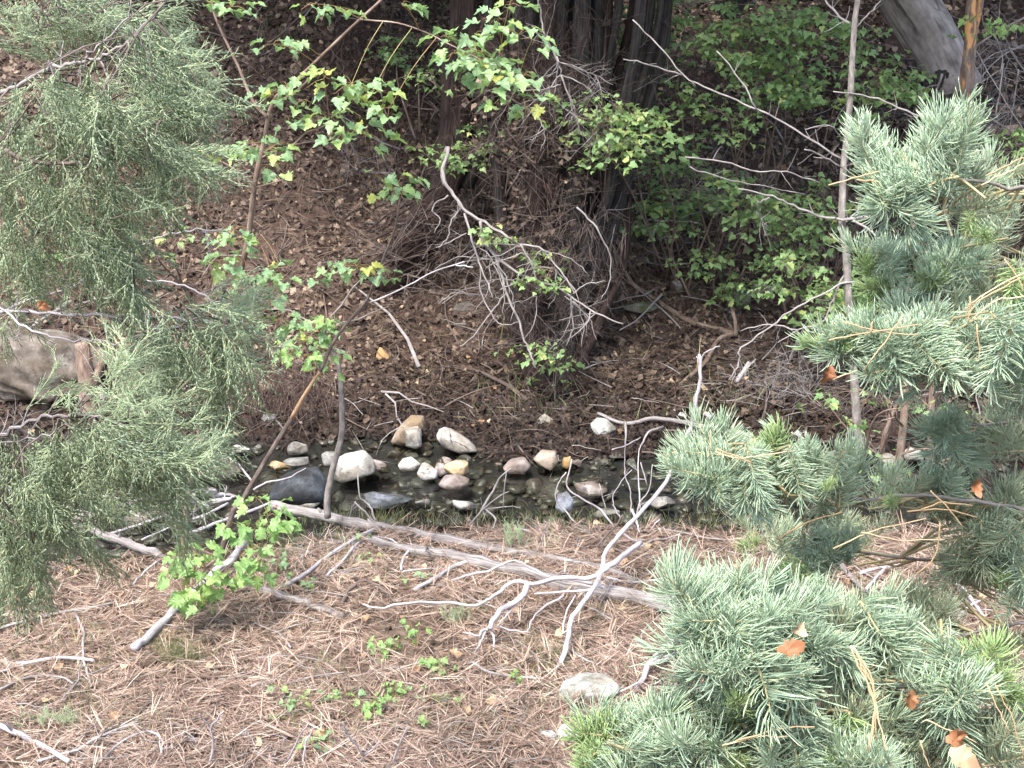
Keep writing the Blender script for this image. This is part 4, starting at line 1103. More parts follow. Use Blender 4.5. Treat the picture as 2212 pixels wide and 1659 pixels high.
# root debris at left of the creek
rt = []
for k in range(9):
    x0 = 430 + rnd.uniform(-25, 40); y0 = 1080 + rnd.uniform(-25, 15)
    rt.append(([(x0, y0), (x0 + rnd.uniform(-40, 40), y0 + rnd.uniform(-25, 15)), (x0 + rnd.uniform(-80, 80), y0 + rnd.uniform(-20, 35))], 7.95, 7.95 + rnd.uniform(-.2, .2), rnd.uniform(9, 16), 3))
branchy('root_snag', 'weathered knot of grey roots at the left edge of the creek', 'roots', rt, 'driftwood', part='root', seg=7, extra=1)
branchy('dead_twigs', 'thin white twigs crossing below the lowest juniper bough', 'twigs', [([(127, 1088), (160, 1100), (200, 1110), (215, 1130)], 7.6, 7.6, 5, 4), ([(195, 1104), (240, 1098), (330, 1068)], 7.6, 7.8, 4, 3), ([(280, 1090), (300, 1080), (330, 1072)], 7.7, 7.8, 5, 4)], 'driftwood')

# ------------------------------------------------------------------ leaves on stems
def put_leaf(parent, mesh, pos, size, face=None, name='leaf', spreadup=0.5):
    """leaf blades lie roughly level, tip drooping outwards"""
    a = rnd.uniform(0, 2 * math.pi)
    d = Vector((math.cos(a), math.sin(a), rnd.uniform(-.6, .05)))
    if face is not None: d = (d + face * .8)
    up = Vector((rnd.gauss(0, .32), rnd.gauss(-.12 if mesh not in BLEAF else -.5, .3), 1.0)).normalized()
    return inst(name, mesh, parent, pos, basis(d, up), size * rnd.uniform(.7, 1.2))
def cluster(parent, meshes, px, py, n, rx, ry, Y, size, tb, mat_t, anchor=None, yd=.12):
    """n leaves on a forked twig, around a pixel centre"""
    c = at(px, py, Y)
    if anchor is None: anchor = c + Vector((rnd.uniform(-.05, .05), .05, -.1))
    else:
        mid = anchor.lerp(c, .5) + Vector((0, 0, .02))
        tb.tube(catmull([anchor, mid, c], 3), [.0026, .0024, .0022, .002, .0018, .0016, .0015], 3, cap=False)
    for k in range(n):
        q = at(px + rnd.uniform(-1, 1) * rx, py + rnd.uniform(-1, 1) * ry, Y + rnd.uniform(-yd, yd))
        if k % 2 == 0: tb.tube([c, c.lerp(q, .5) + Vector((0, 0, .008)), q], [.0014, .0012, .001], 3, cap=False)
        d = (q - c); d.z *= .3
        put_leaf(parent, rnd.choice(meshes), q, size, d.normalized() if d.length > .01 else None)
def nearest(Qs, p):
    return min((q for Q in Qs for q in Q), key=lambda q: (q - p).length)

# slender maple sapling, left of centre
def maple(name, label, stem, branches, clusters, mat='brown_bark', meshes=None, size=.075, cat='tree', group=None):
    Q, rad = spath(*stem); root = thing(name, label, cat, Q[0], group)
    mb = MB(); mb.tube(Q, rad, 8, .03); mb.build('trunk', M[mat], root)
    Qs = [Q]
    for b in branches:
        q, r = spath(*b); Qs.append(q); mb = MB(); mb.tube(q, r, 6, .04)
        mb.build('branch', M[mat], root)
    tb = MB()
    for (px, py, n, rx, ry, Y) in clusters:
        n = int(n * 1.3 + .5)
        cluster(root, meshes or LEAF, px, py, n, rx, ry, Y, size, tb, mat, nearest(Qs, at(px, py, Y)))
    if tb.V: tb.build('twigs', M['petiole'], root)
    return root
yb = Yg(390, 1247)
maple('maple_sapling', 'slender maple sapling with thin brown trunk forking in front of the leafy slope', 
 ([(388, 1250), (400, 1130), (415, 1020), (457, 820), (500, 655), (533, 530), (550, 400), (563, 337), (573, 293), (580, 250), (592, 217)], yb, yb - .3, 16, 9),
 [([(592, 217), (600, 205), (633, 180), (680, 135), (737, 80), (780, 40), (835, -10)], yb - .3, yb - .5, 8, 6),
  ([(590, 222), (605, 218), (640, 197), (677, 163), (690, 155)], yb - .3, yb - .4, 6, 4),
  ([(577, 252), (547, 220), (513, 140), (470, 50), (457, 5)], yb - .3, yb - .2, 8, 5),
  ([(568, 340), (590, 328), (633, 313), (660, 288), (690, 277), (712, 265)], yb - .3, yb - .5, 6, 3),
  ([(633, 313), (680, 305), (707, 302), (740, 299)], yb - .4, yb - .5, 4, 2),
  ([(549, 400), (513, 370), (480, 350), (450, 337), (390, 308)], yb - .3, yb - .2, 5, 3),
  ([(555, 404), (590, 395), (630, 380), (637, 362)], yb - .3, yb - .4, 4, 3),
  ([(533, 470), (560, 500), (620, 545)], yb - .2, yb - .1, 3, 3),
  ([(533, 530), (552, 520), (563, 498)], yb - .2, yb - .3, 4, 2),
  ([(779, 42), (800, 44), (860, 50), (920, 70), (963, 92), (1000, 110), (1060, 140), (1120, 175)], yb - .5, yb - .9, 4, 3),
  ([(505, 620), (520, 640), (560, 655), (600, 690), (640, 700)], yb - .2, yb - .3, 4, 2)],
 [(590, 95, 5, 28, 12, 6.7), (625, 95, 3, 20, 10, 6.7), (500, 15, 9, 40, 18, 6.9), (450, 8, 5, 30, 12, 6.9), (680, 8, 5, 30, 14, 6.6), (735, 20, 4, 25, 10, 6.6),
  (620, 185, 5, 30, 12, 6.7), (585, 205, 5, 25, 14, 6.8), (700, 170, 8, 45, 20, 6.6), (760, 180, 10, 45, 22, 6.5), (800, 205, 10, 40, 25, 6.5), (840, 235, 6, 22, 28, 6.5), (660, 215, 4, 30, 20, 6.7), (740, 235, 7, 40, 20, 6.6), (790, 290, 6, 30, 30, 6.5), (745, 285, 6, 35, 18, 6.6),
  (540, 310, 6, 30, 12, 6.8), (500, 325, 5, 26, 10, 6.8), (575, 325, 7, 30, 14, 6.7), (620, 250, 4, 20, 25, 6.7), (700, 255, 4, 30, 14, 6.6), (465, 320, 3, 18, 10, 6.9), (590, 360, 3, 25, 12, 6.7), (395, 310, 2, 16, 8, 7),
  (500, 500, 6, 22, 14, 7), (515, 525, 6, 26, 12, 7), (460, 570, 5, 26, 12, 7), (500, 560, 6, 26, 14, 7), (535, 590, 5, 26, 12, 7), (605, 575, 4, 18, 10, 6.9), (590, 600, 5, 26, 12, 6.9), (560, 630, 4, 25, 14, 6.9), (600, 625, 3, 18, 10, 6.9), (555, 665, 6, 30, 14, 6.9), (600, 690, 6, 26, 14, 6.9), (640, 700, 4, 26, 10, 6.9), (675, 595, 2, 14, 5, 6.9),
  (965, 80, 6, 22, 14, 6.2), (980, 115, 7, 28, 14, 6.2), (1030, 110, 8, 34, 18, 6.2), (1015, 145, 6, 26, 14, 6.2), (1050, 140, 8, 36, 18, 6.15), (1085, 165, 8, 30, 20, 6.15), (1120, 75, 7, 40, 22, 6.2), (1075, 40, 5, 30, 15, 6.2), (1150, 85, 4, 18, 16, 6.2), (1130, 165, 5, 26, 24, 6.15), (1085, 215, 4, 18, 14, 6.15), (1135, 235, 5, 22, 16, 6.15), (1165, 215, 3, 10, 18, 6.15), (1100, 10, 5, 30, 10, 6.3), (868, 10, 4, 14, 10, 6.5), (1040, 68, 3, 20, 8, 6.2)],
 size=.062)
# leaning stem with a peeled orange length
yb = Yg(467, 1242)
root = maple('leaning_maple_stem', 'dark thin leaning stem with a peeled orange length and few leaves at its tip',
 ([(465, 1245), (500, 1116), (520, 1086), (573, 996), (630, 903)], yb, yb - .1, 13, 10),
 [([(692, 802), (720, 740), (754, 693), (797, 640), (830, 553), (854, 490), (864, 430)], yb - .2, yb - .3, 8, 4),
  ([(754, 693), (790, 660), (810, 600), (836, 585)], yb - .2, yb - .3, 4, 3)],
 [(860, 395, 8, 32, 18, 6.9), (845, 410, 5, 30, 16, 6.9), (810, 378, 2, 14, 8, 6.9), (880, 410, 3, 10, 20, 6.9), (770, 573, 5, 26, 10, 6.9), (820, 585, 5, 28, 12, 6.9), (735, 575, 4, 20, 8, 6.9), (840, 600, 2, 10, 6, 6.9)], mat='dark_twig', size=.06)
Q, rad = spath([(630, 903), (660, 850), (693, 800)], yb - .1, yb - .2, 10, 7)
mb = MB(); mb.tube(Q, rad, 8, .05); tag(mb.build('peeled_length', M['orange_wood'], root), 'orange peeled bare length of the stem')
# bent grey stem from the log
yb = 8.35
maple('bent_maple_stem', 'bent slim grey stem rising from the end of the long log past the largest boulder',
 ([(708, 1118), (707, 1077), (718, 1016), (737, 945), (739, 887), (736, 828), (730, 786), (717, 756), (703, 733)], yb, yb - .1, 15, 9),
 [([(703, 735), (700, 715), (707, 693), (737, 660), (760, 625), (784, 600)], yb - .1, yb - .2, 5, 3),
  ([(717, 757), (695, 765), (673, 773), (645, 790)], yb - .1, yb - .1, 4, 2),
  ([(705, 705), (660, 690), (625, 670), (575, 668)], yb - .1, yb, 4, 2)],
 [(690, 700, 9, 34, 16, 8.1), (660, 735, 12, 38, 22, 8.1), (690, 755, 10, 34, 20, 8.1), (640, 760, 7, 28, 16, 8.1), (700, 790, 6, 20, 18, 8.2), (725, 705, 5, 20, 14, 8.1), (655, 770, 5, 24, 12, 8.1)], mat='grey_bark', size=.062, meshes=LEAF + BLEAF)
# leafy maple bush in front
yb = Yg(440, 1290)
maple('maple_bush', 'low bright green maple bush growing round the white pole', 
 ([(455, 1300), (450, 1260), (440, 1215), (430, 1185)], yb, yb - .05, 6, 3),
 [([(455, 1298), (480, 1260), (520, 1215), (545, 1180)], yb, yb - .05, 5, 3), ([(450, 1260), (410, 1225), (385, 1200)], yb, yb - .1, 4, 3), ([(455, 1290), (430, 1300), (415, 1310)], yb - .05, yb - .1, 4, 3), ([(545, 1180), (550, 1150), (580, 1115)], yb, yb, 4, 3)],
 [(395, 1195, 7, 24, 14, 6.7), (430, 1200, 9, 26, 22, 6.6), (440, 1225, 5, 18, 14, 6.6), (385, 1220, 3, 12, 10, 6.7), (405, 1262, 7, 24, 16, 6.55), (440, 1262, 8, 26, 14, 6.55), (480, 1245, 5, 18, 14, 6.6), (440, 1300, 6, 18, 14, 6.5), (410, 1285, 4, 16, 14, 6.5), (540, 1190, 7, 26, 18, 6.7), (560, 1215, 5, 16, 14, 6.7), (530, 1230, 4, 16, 12, 6.7), (520, 1140, 7, 22, 12, 6.9), (555, 1130, 6, 20, 10, 6.9), (600, 1120, 6, 22, 18, 6.9), (555, 1075, 4, 14, 8, 7.1), (600, 1095, 3, 14, 8, 7)], mat='dark_twig', meshes=BLEAF, size=.068, cat='bush')
# ------------------------------------------------------------------ trees of the far bank
def crown_cloud(name, parent, center, rad3, N, mat, templ=None, s=.10):
    """foliage of a crown: clumps of leaf-sized faces"""
    nc = 60
    c = rng.normal(0, 1, (nc, 3)); c /= np.linalg.norm(c, axis=1)[:, None]; c *= (rng.random(nc) ** .4)[:, None]
    k = rng.integers(0, nc, N)
    P = c[k] + rng.normal(0, .13, (N, 3))
    P = P * np.array(rad3) + np.array(center)
    me = scatter(name, templ or LITTER_T, P - np.array(base_of(parent)), rot_yaw_tilt(N, .6), s * (0.7 + .6 * rng.random(N)), mat)
    return tag(link(name, me, parent), kind='stuff')

def trunk_part(root, pts, Y0, Y1, w0, w1, mat, seg=18, ridge=.07, rough=.06, name='trunk', twn=0, twL=.4, twmat='dead_twig', depth=1):
    Q, rad = spath(pts, Y0, Y1, w0, w1)
    if w0 > 25: rad = [q * (1 + .12 * math.sin(i * .9 + w0) + rnd.uniform(-.05, .05)) for i, q in enumerate(rad)]
    mb = MB(); mb.tube(Q, rad, seg, rough, ridge); mb.build(name, M[mat], root)
    if twn:
        mb = MB(); twigs_on(mb, Q, rad, twn, twL, depth, .02, .05, Vector((0, -.3, 0)), 3, None, .4, .12)
        mb.build('twigs', M[twmat], root)
    return Q, rad

base = gnd(1180, 828)
MSTEM = root = thing('multi_stemmed_tree', 'shaggy barked multi-stemmed tree rising from the middle of the far bank', 'tree', base)
Yc = base.y
S = []
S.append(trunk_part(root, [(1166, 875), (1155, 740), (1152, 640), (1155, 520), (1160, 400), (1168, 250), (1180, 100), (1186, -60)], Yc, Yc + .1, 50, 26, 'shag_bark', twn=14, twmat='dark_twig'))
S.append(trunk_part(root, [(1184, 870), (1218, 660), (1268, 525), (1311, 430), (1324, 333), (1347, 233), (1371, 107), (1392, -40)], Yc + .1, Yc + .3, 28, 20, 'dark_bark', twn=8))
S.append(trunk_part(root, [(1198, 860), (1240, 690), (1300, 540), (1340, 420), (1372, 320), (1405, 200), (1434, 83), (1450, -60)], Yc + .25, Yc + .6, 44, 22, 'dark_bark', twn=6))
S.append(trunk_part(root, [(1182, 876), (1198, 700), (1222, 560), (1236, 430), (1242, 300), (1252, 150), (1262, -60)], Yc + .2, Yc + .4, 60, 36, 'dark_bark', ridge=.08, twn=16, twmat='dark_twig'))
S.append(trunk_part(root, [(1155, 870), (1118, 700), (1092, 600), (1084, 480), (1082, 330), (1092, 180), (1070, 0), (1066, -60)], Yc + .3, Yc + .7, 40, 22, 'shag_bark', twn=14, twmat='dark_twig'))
S.append(trunk_part(root, [(1200, 870), (1225, 740), (1258, 640), (1290, 560), (1330, 470), (1357, 383)], Yc + .05, Yc + .5, 44, 14, 'dark_bark', twn=8, twmat='dark_twig'))
S.append(trunk_part(root, [(1178, 890), (1181, 800), (1190, 700), (1196, 600), (1205, 520)], Yc + .12, Yc + .15, 60, 30, 'dark_bark', ridge=.10))
for x0, x1, x2, w in [(1165, 1120, 1020, 26), (1175, 1140, 1120, 24), (1190, 1215, 1215, 32), (1200, 1262, 1292, 26), (1195, 1240, 1330, 22), (1185, 1170, 1145, 30), (1205, 1290, 1420, 18), (1180, 1200, 1180, 28), (1195, 1250, 1250, 30), (1200, 1275, 1360, 20), (1160, 1105, 1085, 30), (1185, 1190, 1230, 34), (1180, 1225, 1270, 30), (1200, 1295, 1310, 24), (1150, 1090, 1055, 26), (1170, 1130, 1150, 36), (1195, 1230, 1200, 38), (1205, 1280, 1240, 28), (1210, 1310, 1400, 22), (1160, 1150, 1200, 30)]:
    trunk_part(root, [(x0, 872), ((x0 * 2 + x1) / 3, 690), (x1, 520), (x1 + (x2 - x1) * .4 + rnd.uniform(-14, 14), 300), (x2, 60), (x2 + 6, -60)], Yc + rnd.uniform(.1, .6), Yc + rnd.uniform(.4, .9), w * 1.3, w * .8, rnd.choice(['shag_bark', 'dark_bark', 'dark_bark']), 10, .09, twn=6, twL=.5, twmat='dark_twig')
for k in range(13):
    x = 1095 + k * 17 + rnd.uniform(-8, 8)
    trunk_part(root, [(x + (1180 - x) * .75, 868), (x, 690 + rnd.uniform(-20, 20)), (x + (x - 1180) * .35, 560), (x + (x - 1180) * .5 + rnd.uniform(-15, 15), 420 + rnd.uniform(-50, 50))], Yc + rnd.uniform(-.1, .3), Yc + .5, 24, 9, rnd.choice(['shag_bark', 'dark_bark']), 8, name='stem', twn=3, twmat='dark_twig')
# hanging rusty dead foliage
def strands(parent, name, px, py, rx, ry, n, Y, mat, L=.22, r=.0014, yd=.25, dirv=Vector((0, 0, -1)), sp=.35):
    mb = MB()
    for k in range(n):
        a = rnd.random() * 6.283; q = math.sqrt(rnd.random())
        p = at(px + math.cos(a) * q * rx, py + math.sin(a) * q * ry, Y + rnd.uniform(-yd, yd))
        if k % 9 == 0: cl = rvec(.5)
        if k % 9 and rnd.random() < .75: p = last + rvec(.025)      # strands hang in bunches
        last = p
        d = (dirv + cl + rvec(sp)).normalized(); l = L * rnd.uniform(.25, 1.1)
        m = p + d * l * .5; e = m + (d + Vector((0, 0, -.4))).normalized() * l * .5
        mb.tube([p, m, e], [r, r * .8, r * .4], 3, cap=False)
    return tag(mb.build(name, M[mat], parent), kind='stuff')
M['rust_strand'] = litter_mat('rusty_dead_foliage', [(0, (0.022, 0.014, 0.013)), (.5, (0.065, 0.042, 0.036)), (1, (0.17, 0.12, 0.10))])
strands(root, 'dead_foliage', 1100, 120, 110, 130, 252, Yc - .15, 'rust_strand', .3)
strands(root, 'dead_foliage', 1230, 90, 60, 110, 180, Yc - .1, 'rust_strand', .3)
strands(root, 'dead_foliage', 1225, 230, 95, 75, 252, Yc - .3, 'rust_strand', .22)
strands(root, 'dead_foliage', 1130, 330, 70, 130, 228, Yc - .1, 'rust_strand', .2)
strands(root, 'dead_foliage', 1195, 470, 60, 110, 252, Yc - .1, 'rust_strand', .2)
strands(root, 'dead_foliage', 1120, 640, 90, 110, 252, Yc, 'rust_strand', .2)
strands(root, 'dead_foliage', 1200, 690, 70, 110, 156, Yc - .15, 'rust_strand', .2)
crown_cloud('shade_crown', root, (0.4, Yc - .2, 5.9), (2.9, 2.2, 1.9), 26000, M['fir_shaded'], s=.15)  # foliage out of view, spread wide to shade the far bank

# dead grey branch system in front of it
def P2(l): return [(864 + a * .434, 144 + b * .434) for a, b in l]
Yd = Yc - .5
B = [
 (P2([(240, 400), (215, 540), (270, 640), (330, 720), (450, 790), (540, 850), (600, 885), (690, 900), (760, 970), (830, 1060), (870, 1130)]), Yd + .3, Yd - .1, 9, 3),
 (P2([(320, 730), (370, 900), (400, 990), (440, 1080), (460, 1150)]), Yd, Yd - .2, 6, 3),
 (P2([(440, 900), (480, 950), (600, 1030), (800, 1110), (870, 1160), (1010, 1240), (1110, 1280)]), Yd + .1, Yd - .3, 7, 3),
 (P2([(480, 940), (490, 990), (530, 1130), (590, 1260), (610, 1340), (650, 1430), (675, 1500)]), Yd, Yd - .2, 7, 4),
 (P2([(600, 885), (650, 980), (690, 1090), (700, 1130)]), Yd - .05, Yd - .1, 5, 2),
 (P2([(400, 990), (400, 1110), (450, 1220), (510, 1285), (590, 1270)]), Yd - .1, Yd - .2, 4, 2),
 (P2([(530, 1130), (450, 1230), (370, 1340), (300, 1390)]), Yd - .1, Yd - .1, 4, 2),
 (P2([(860, 1130), (930, 1080), (1020, 1065)]), Yd - .1, Yd - .1, 3, 2),
 (P2([(850, 1150), (860, 1300), (830, 1385)]), Yd - .2, Yd - .2, 4, 2),
 (P2([(950, 1210), (930, 1280), (850, 1350)]), Yd - .2, Yd - .3, 3, 2),
 (P2([(880, 700), (960, 780), (1020, 880), (1050, 960), (1040, 1080), (1000, 1160)]), Yd, Yd, 5, 2),
 (P2([(430, 1000), (600, 930), (650, 940)]), Yd - .1, Yd, 3, 2),
 (P2([(500, 1110), (600, 1060), (650, 980)]), Yd - .1, Yd, 3, 2),
 (P2([(400, 770), (420, 880), (500, 960)]), Yd, Yd, 8, 4),
 (P2([(240, 640), (160, 700), (200, 760), (170, 830)]), Yd, Yd, 4, 2),
 (P2([(270, 640), (300, 700), (250, 780), (240, 850), (190, 900)]), Yd, Yd - .1, 4, 2),
 (P2([(330, 830), (250, 870), (180, 900)]), Yd, Yd - .1, 3, 2)]
for k in range(26):
    a = rnd.uniform(.3, 3.3); x0, y0 = rnd.choice([(1120, 530), (1170, 540), (1240, 645), (1200, 580), (1290, 675), (1020, 520), (1060, 560), (1000, 480), (1090, 600), (1040, 640), (1160, 640), (1220, 640)])
    L = rnd.uniform(50, 120); x1, y1 = x0 + math.cos(a) * L * .6, y0 + math.sin(a) * L * .6
    B.append(([(x0, y0), (x1, y1), (x1 + math.cos(a + .5) * L * .5, y1 + abs(math.sin(a + .4)) * L * .5)], Yd, Yd - .2, 2.5, 1.2))
br = branchy('dead_branch', 'bare dead grey branch with drooping twigs hanging before the multi-stemmed tree', 'branch', B, 'dead_twig', extra=2, exL=.2, part='twig', seg=5, wob=.004)
B = [(P2([(800, 40), (740, 120), (700, 190), (700, 230)]), Yd, Yd, 5, 2), (P2([(800, 40), (850, 170), (870, 215), (860, 250), (840, 290)]), Yd, Yd, 5, 3), (P2([(780, -50), (800, 40)]), Yd, Yd, 6, 5),
     (P2([(800, -20), (900, 10), (970, 40), (1060, 90)]), Yd, Yd, 4, 2), (P2([(970, 40), (1000, 110), (1010, 170)]), Yd, Yd, 3, 2), (P2([(800, 40), (880, 70), (940, 110), (980, 170)]), Yd, Yd, 4, 2), (P2([(800, 90), (720, 110), (580, 120)]), Yd, Yd, 4, 2),
     ([(1205, 150), (1200, 123), (1174, 67), (1167, 20), (1160, -20)], Yd, Yd, 5, 5), ([(1322, 261), (1320, 309), (1294, 339), (1242, 357)], Yd, Yd, 4, 2), ([(1289, 228), (1290, 300), (1285, 335)], Yd, Yd, 3, 2), (P2([(870, 220), (890, 300), (910, 340)]), Yd, Yd, 3, 2), (P2([(690, 250), (720, 330), (700, 420)]), Yd, Yd, 3, 2)]
branchy('dead_branch', 'upper bare tuft of dead grey twigs over rusty hanging foliage', 'branch', B, 'dead_twig', extra=6, exL=.3, part='twig', seg=4, wob=.004)
branchy('bare_stick', 'long straight pale stick slanting up to the dead grey branch', 'stick', [([(800, 653, Yd + .2), (864, 626, Yd), (929, 591, Yd - .1), (1003, 565, Yd - .2)], 0, 0, 4, 3), ([(985, 573, Yd - .2), (1022, 577, Yd - .2)], 0, 0, 4, 3)], 'driftwood', part='wood')

root = MSTEM
for i, (px, py, rx, ry, n) in enumerate([(1160, 560, 110, 120, 300), (1190, 760, 50, 60, 200), (1280, 480, 60, 120, 160)]):
    strands(root, 'dead_foliage', px, py, rx, ry, n // 2, Yc - .25, 'dark_twig', .28, .0022, .2, Vector((0, -.2, -1)), .55)
for (px, py, rr, n) in [(1190, 330, (.4, .3, .45), 500), (1150, 520, (.35, .3, .4), 450), (1100, 200, (.4, .3, .5), 400)]:
    crown_cloud('caught_leaves', MSTEM, tuple(at(px, py, Yc + .1)), rr, n, M['leaf_litter'], None, .05)
# leaning reddish trunk left of it
b2 = gnd(850, 615)
root = thing('leaning_tree', 'dark leaning tree with reddish fibrous bark left of the multi-stemmed tree', 'tree', b2)
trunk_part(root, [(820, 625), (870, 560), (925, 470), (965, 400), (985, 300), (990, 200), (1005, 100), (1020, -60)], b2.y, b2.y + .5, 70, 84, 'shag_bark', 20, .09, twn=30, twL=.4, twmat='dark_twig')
trunk_part(root, [(1000, 400), (1040, 320), (1050, 200), (1060, 100), (1075, -60)], b2.y + .2, b2.y + .4, 40, 50, 'dark_bark', 14, .08, twn=10, twmat='dark_twig')
trunk_part(root, [(790, 600), (850, 540), (910, 500), (960, 440)], b2.y - .05, b2.y + .1, 26, 20, 'shag_bark', 10, .1, name='root')
for k in range(14):
    y0 = rnd.uniform(440, 600)
    trunk_part(root, [(rnd.uniform(780, 860), y0 + 40), (rnd.uniform(860, 920), y0 - 10), (rnd.uniform(940, 1010), y0 - rnd.uniform(20, 70))], b2.y - .15, b2.y - .05, 6, 3, 'shag_bark', 5, name='twig')
strands(root, 'dead_foliage', 920, 500, 110, 70, 252, b2.y - .1, 'rust_strand', .25, dirv=Vector((-.8, 0, -.6)))
trunk_part(root, [(968, 318), (958, 350), (957, 378), (962, 400)], b2.y - .3, b2.y - .4, 13, 12, 'grey_bark', 8, name='broken_limb')
crown_cloud('shade_crown', root, (-1.6, b2.y + .2, 6.2), (2.6, 2.0, 1.9), 20000, M['fir_shaded'], s=.15)  # unseen foliage added overhead, blocks skylight from the slope

# pale snag, upper right
Ys = 13.6
root = thing('pale_snag', 'big pale smooth dead trunk slanting down from the top right with a broken end', 'tree trunk', at(2050, 175, Ys))
Q, rad = spath([(1890, -170), (1925, -70), (1968, 5), (2008, 70), (2044, 140), (2072, 196)], Ys + .8, Ys, 122, 98)
mb = MB(); mb.tube(Q, rad, 28, .015, .05); mb.build('trunk', M['snag'], root)
Q, rad = spath([(1905, -40), (1922, 20), (1940, 65), (1965, 110)], Ys + .75, Ys + .3, 44, 12)
mb = MB(); mb.tube(Q, rad, 14, .05, .1); tag(mb.build('split_rib', M['snag'], root), 'split rib of pale wood on the left of the trunk')
for k in range(12):
    x = 2018 + k * 6
    trunk_part(root, [(x, 158 + rnd.uniform(-8, 8)), (x + rnd.uniform(-10, 6), 190), (x + rnd.uniform(-14, 10), 205 + rnd.uniform(0, 40))], Ys - .1, Ys - .1, 9, 3, 'dark_bark', 5, name='splinter')
# reddish stems
def stem_thing(name, label, defs, shade_crown=None):
    root = None
    for pts, Y0, Y1, w0, w1, mat in defs:
        if root is None:
            root = thing(name, label, 'tree', at(pts[0][0], pts[0][1], Y0))
        trunk_part(root, pts, Y0, Y1, w0, w1, mat, 12, .05, .05, twn=3, twL=.3)
    if shade_crown: crown_cloud('shade_crown', root, *shade_crown)
    return root
y0 = 11.6
stem_thing('peeling_tree', 'reddish tree with orange bare patches, left one of the pair at upper right',
 [([(2092, 560), (2088, 420), (2085, 253), (2086, 200), (2089, 133), (2095, 67), (2098, 0), (2104, -80)], y0, y0 + .1, 26, 21, 'peel')], ((3.4, 12.2, 6.4), (1.7, 1.5, 1.6), 7000, M['juniper'], None, .13))  # its foliage is out of view, added for the shade it casts
stem_thing('peeling_tree', 'thinner reddish tree with orange bare wood right beside the other of the pair',
 [([(2104, 560), (2098, 420), (2092, 253), (2098, 167), (2103, 83), (2118, 0), (2126, -80)], y0 + .15, y0 + .2, 18, 15, 'peel')])
# slender pale trunk, right
yb = gnd(1862, 1010).y
T = [(1862, 1014), (1852, 920), (1846, 830), (1838, 720), (1833, 653), (1828, 550), (1819, 483), (1820, 417), (1823, 350), (1829, 300), (1836, 217), (1841, 133), (1846, 50), (1852, 5), (1860, -60)]
root = thing('slender_tree', 'slender pale grey tree standing behind the fir with long bare side branches', 'tree', at(1862, 1014, yb))
trunk_part(root, T, yb, yb, 20, 11, 'grey_bark', 14, .02, .03)
crown_cloud('shade_crown', root, (2.1, 9.9, 5.6), (2.1, 1.6, 1.5), 16000, M['shade_leaf'], s=.13)  # unseen foliage placed where it keeps the sun off the bank
RB = [([(1818, 343), (1751, 300), (1688, 263), (1635, 237), (1591, 217), (1518, 187), (1475, 160), (1420, 97), (1367, 43)], 5, 3), ([(1635, 237), (1598, 173), (1548, 110)], 4, 3), ([(1475, 163), (1404, 140), (1347, 128)], 4, 3),
 ([(1898, 468), (1835, 473), (1775, 468), (1715, 443), (1668, 423), (1595, 408)], 8, 3), ([(1661, 427), (1640, 443), (1645, 473), (1660, 490)], 4, 3), ([(1645, 473), (1655, 500), (1650, 510)], 3, 2), ([(1835, 473), (1875, 493), (1908, 527)], 6, 4), ([(1815, 360), (1770, 335), (1738, 323)], 5, 3),
 ([(1851, 57), (1880, 30), (1905, -5)], 4, 3), ([(1835, 50), (1800, 20), (1775, -5)], 6, 4), ([(1835, 566), (1811, 620), (1795, 656), (1778, 696), (1725, 713), (1680, 740)], 5, 3),
 ([(1875, 615), (1821, 613), (1768, 640), (1708, 673), (1650, 715), (1601, 753), (1598, 783), (1575, 820)], 5, 3), ([(1725, 713), (1660, 700), (1600, 715)], 4, 2), ([(1820, 300), (1790, 270), (1740, 280)], 3, 2), ([(1826, 480), (1850, 460), (1862, 440)], 4, 2),
 ([(1822, 470), (1812, 500), (1850, 520), (1880, 530)], 4, 2), ([(2010, 262), (1940, 232), (1880, 208), (1800, 198)], 5, 3), ([(1480, 340), (1560, 350), (1640, 370), (1700, 372), (1770, 395)], 4, 3), ([(1490, 360), (1560, 385), (1640, 400), (1740, 420)], 3, 2)]
for pts, a, b in RB:
    Q, rad = spath(pts, yb, yb + rnd.uniform(-.3, .3), a, b, .004)
    mb = MB(); mb.tube(Q, rad, 5, .05); twigs_on(mb, Q, rad, 5, .16, 0, 0, .1, None, 1); mb.build('branch', M['dead_twig'], root)
# brown stems behind the fir
for i, (pts, w, lab) in enumerate([([(1933, 1062), (1941, 1003), (1951, 920), (1955, 843), (1962, 760), (1966, 600), (1975, 420)], 19, 'brown stem behind the fir, left of the bright white rock'),
    ([(2006, 1010), (2009, 986), (2011, 903), (2015, 820), (2022, 700), (2030, 560)], 17, 'brown stem behind the fir, right of the bright white rock'),
    ([(1905, 1000), (1909, 946), (1924, 905), (1938, 873), (1955, 840)], 11, 'thin leaning stem between the slender pale trunk and the white rocks')]):
    y = gnd(pts[0][0], pts[0][1]).y
    Q, rad = spath(pts, y, y, w, w * .7); mb = MB(); mb.tube(Q, rad, 10, .04, .04); twigs_on(mb, Q, rad, 5, .25, 1); mb.build_thing('stem', M['brown_bark'], lab, 'tree stem')
y = gnd(2115, 1065).y
Q, rad = spath([(2118, 1075), (2116, 1030), (2112, 985), (2110, 965)], y, y, 58, 42); mb = MB(); mb.tube(Q, rad, 16, .12, .1); mb.build_thing('stump', M['shag_bark'], 'short reddish brown broken stump at the right behind the fir', 'stump')
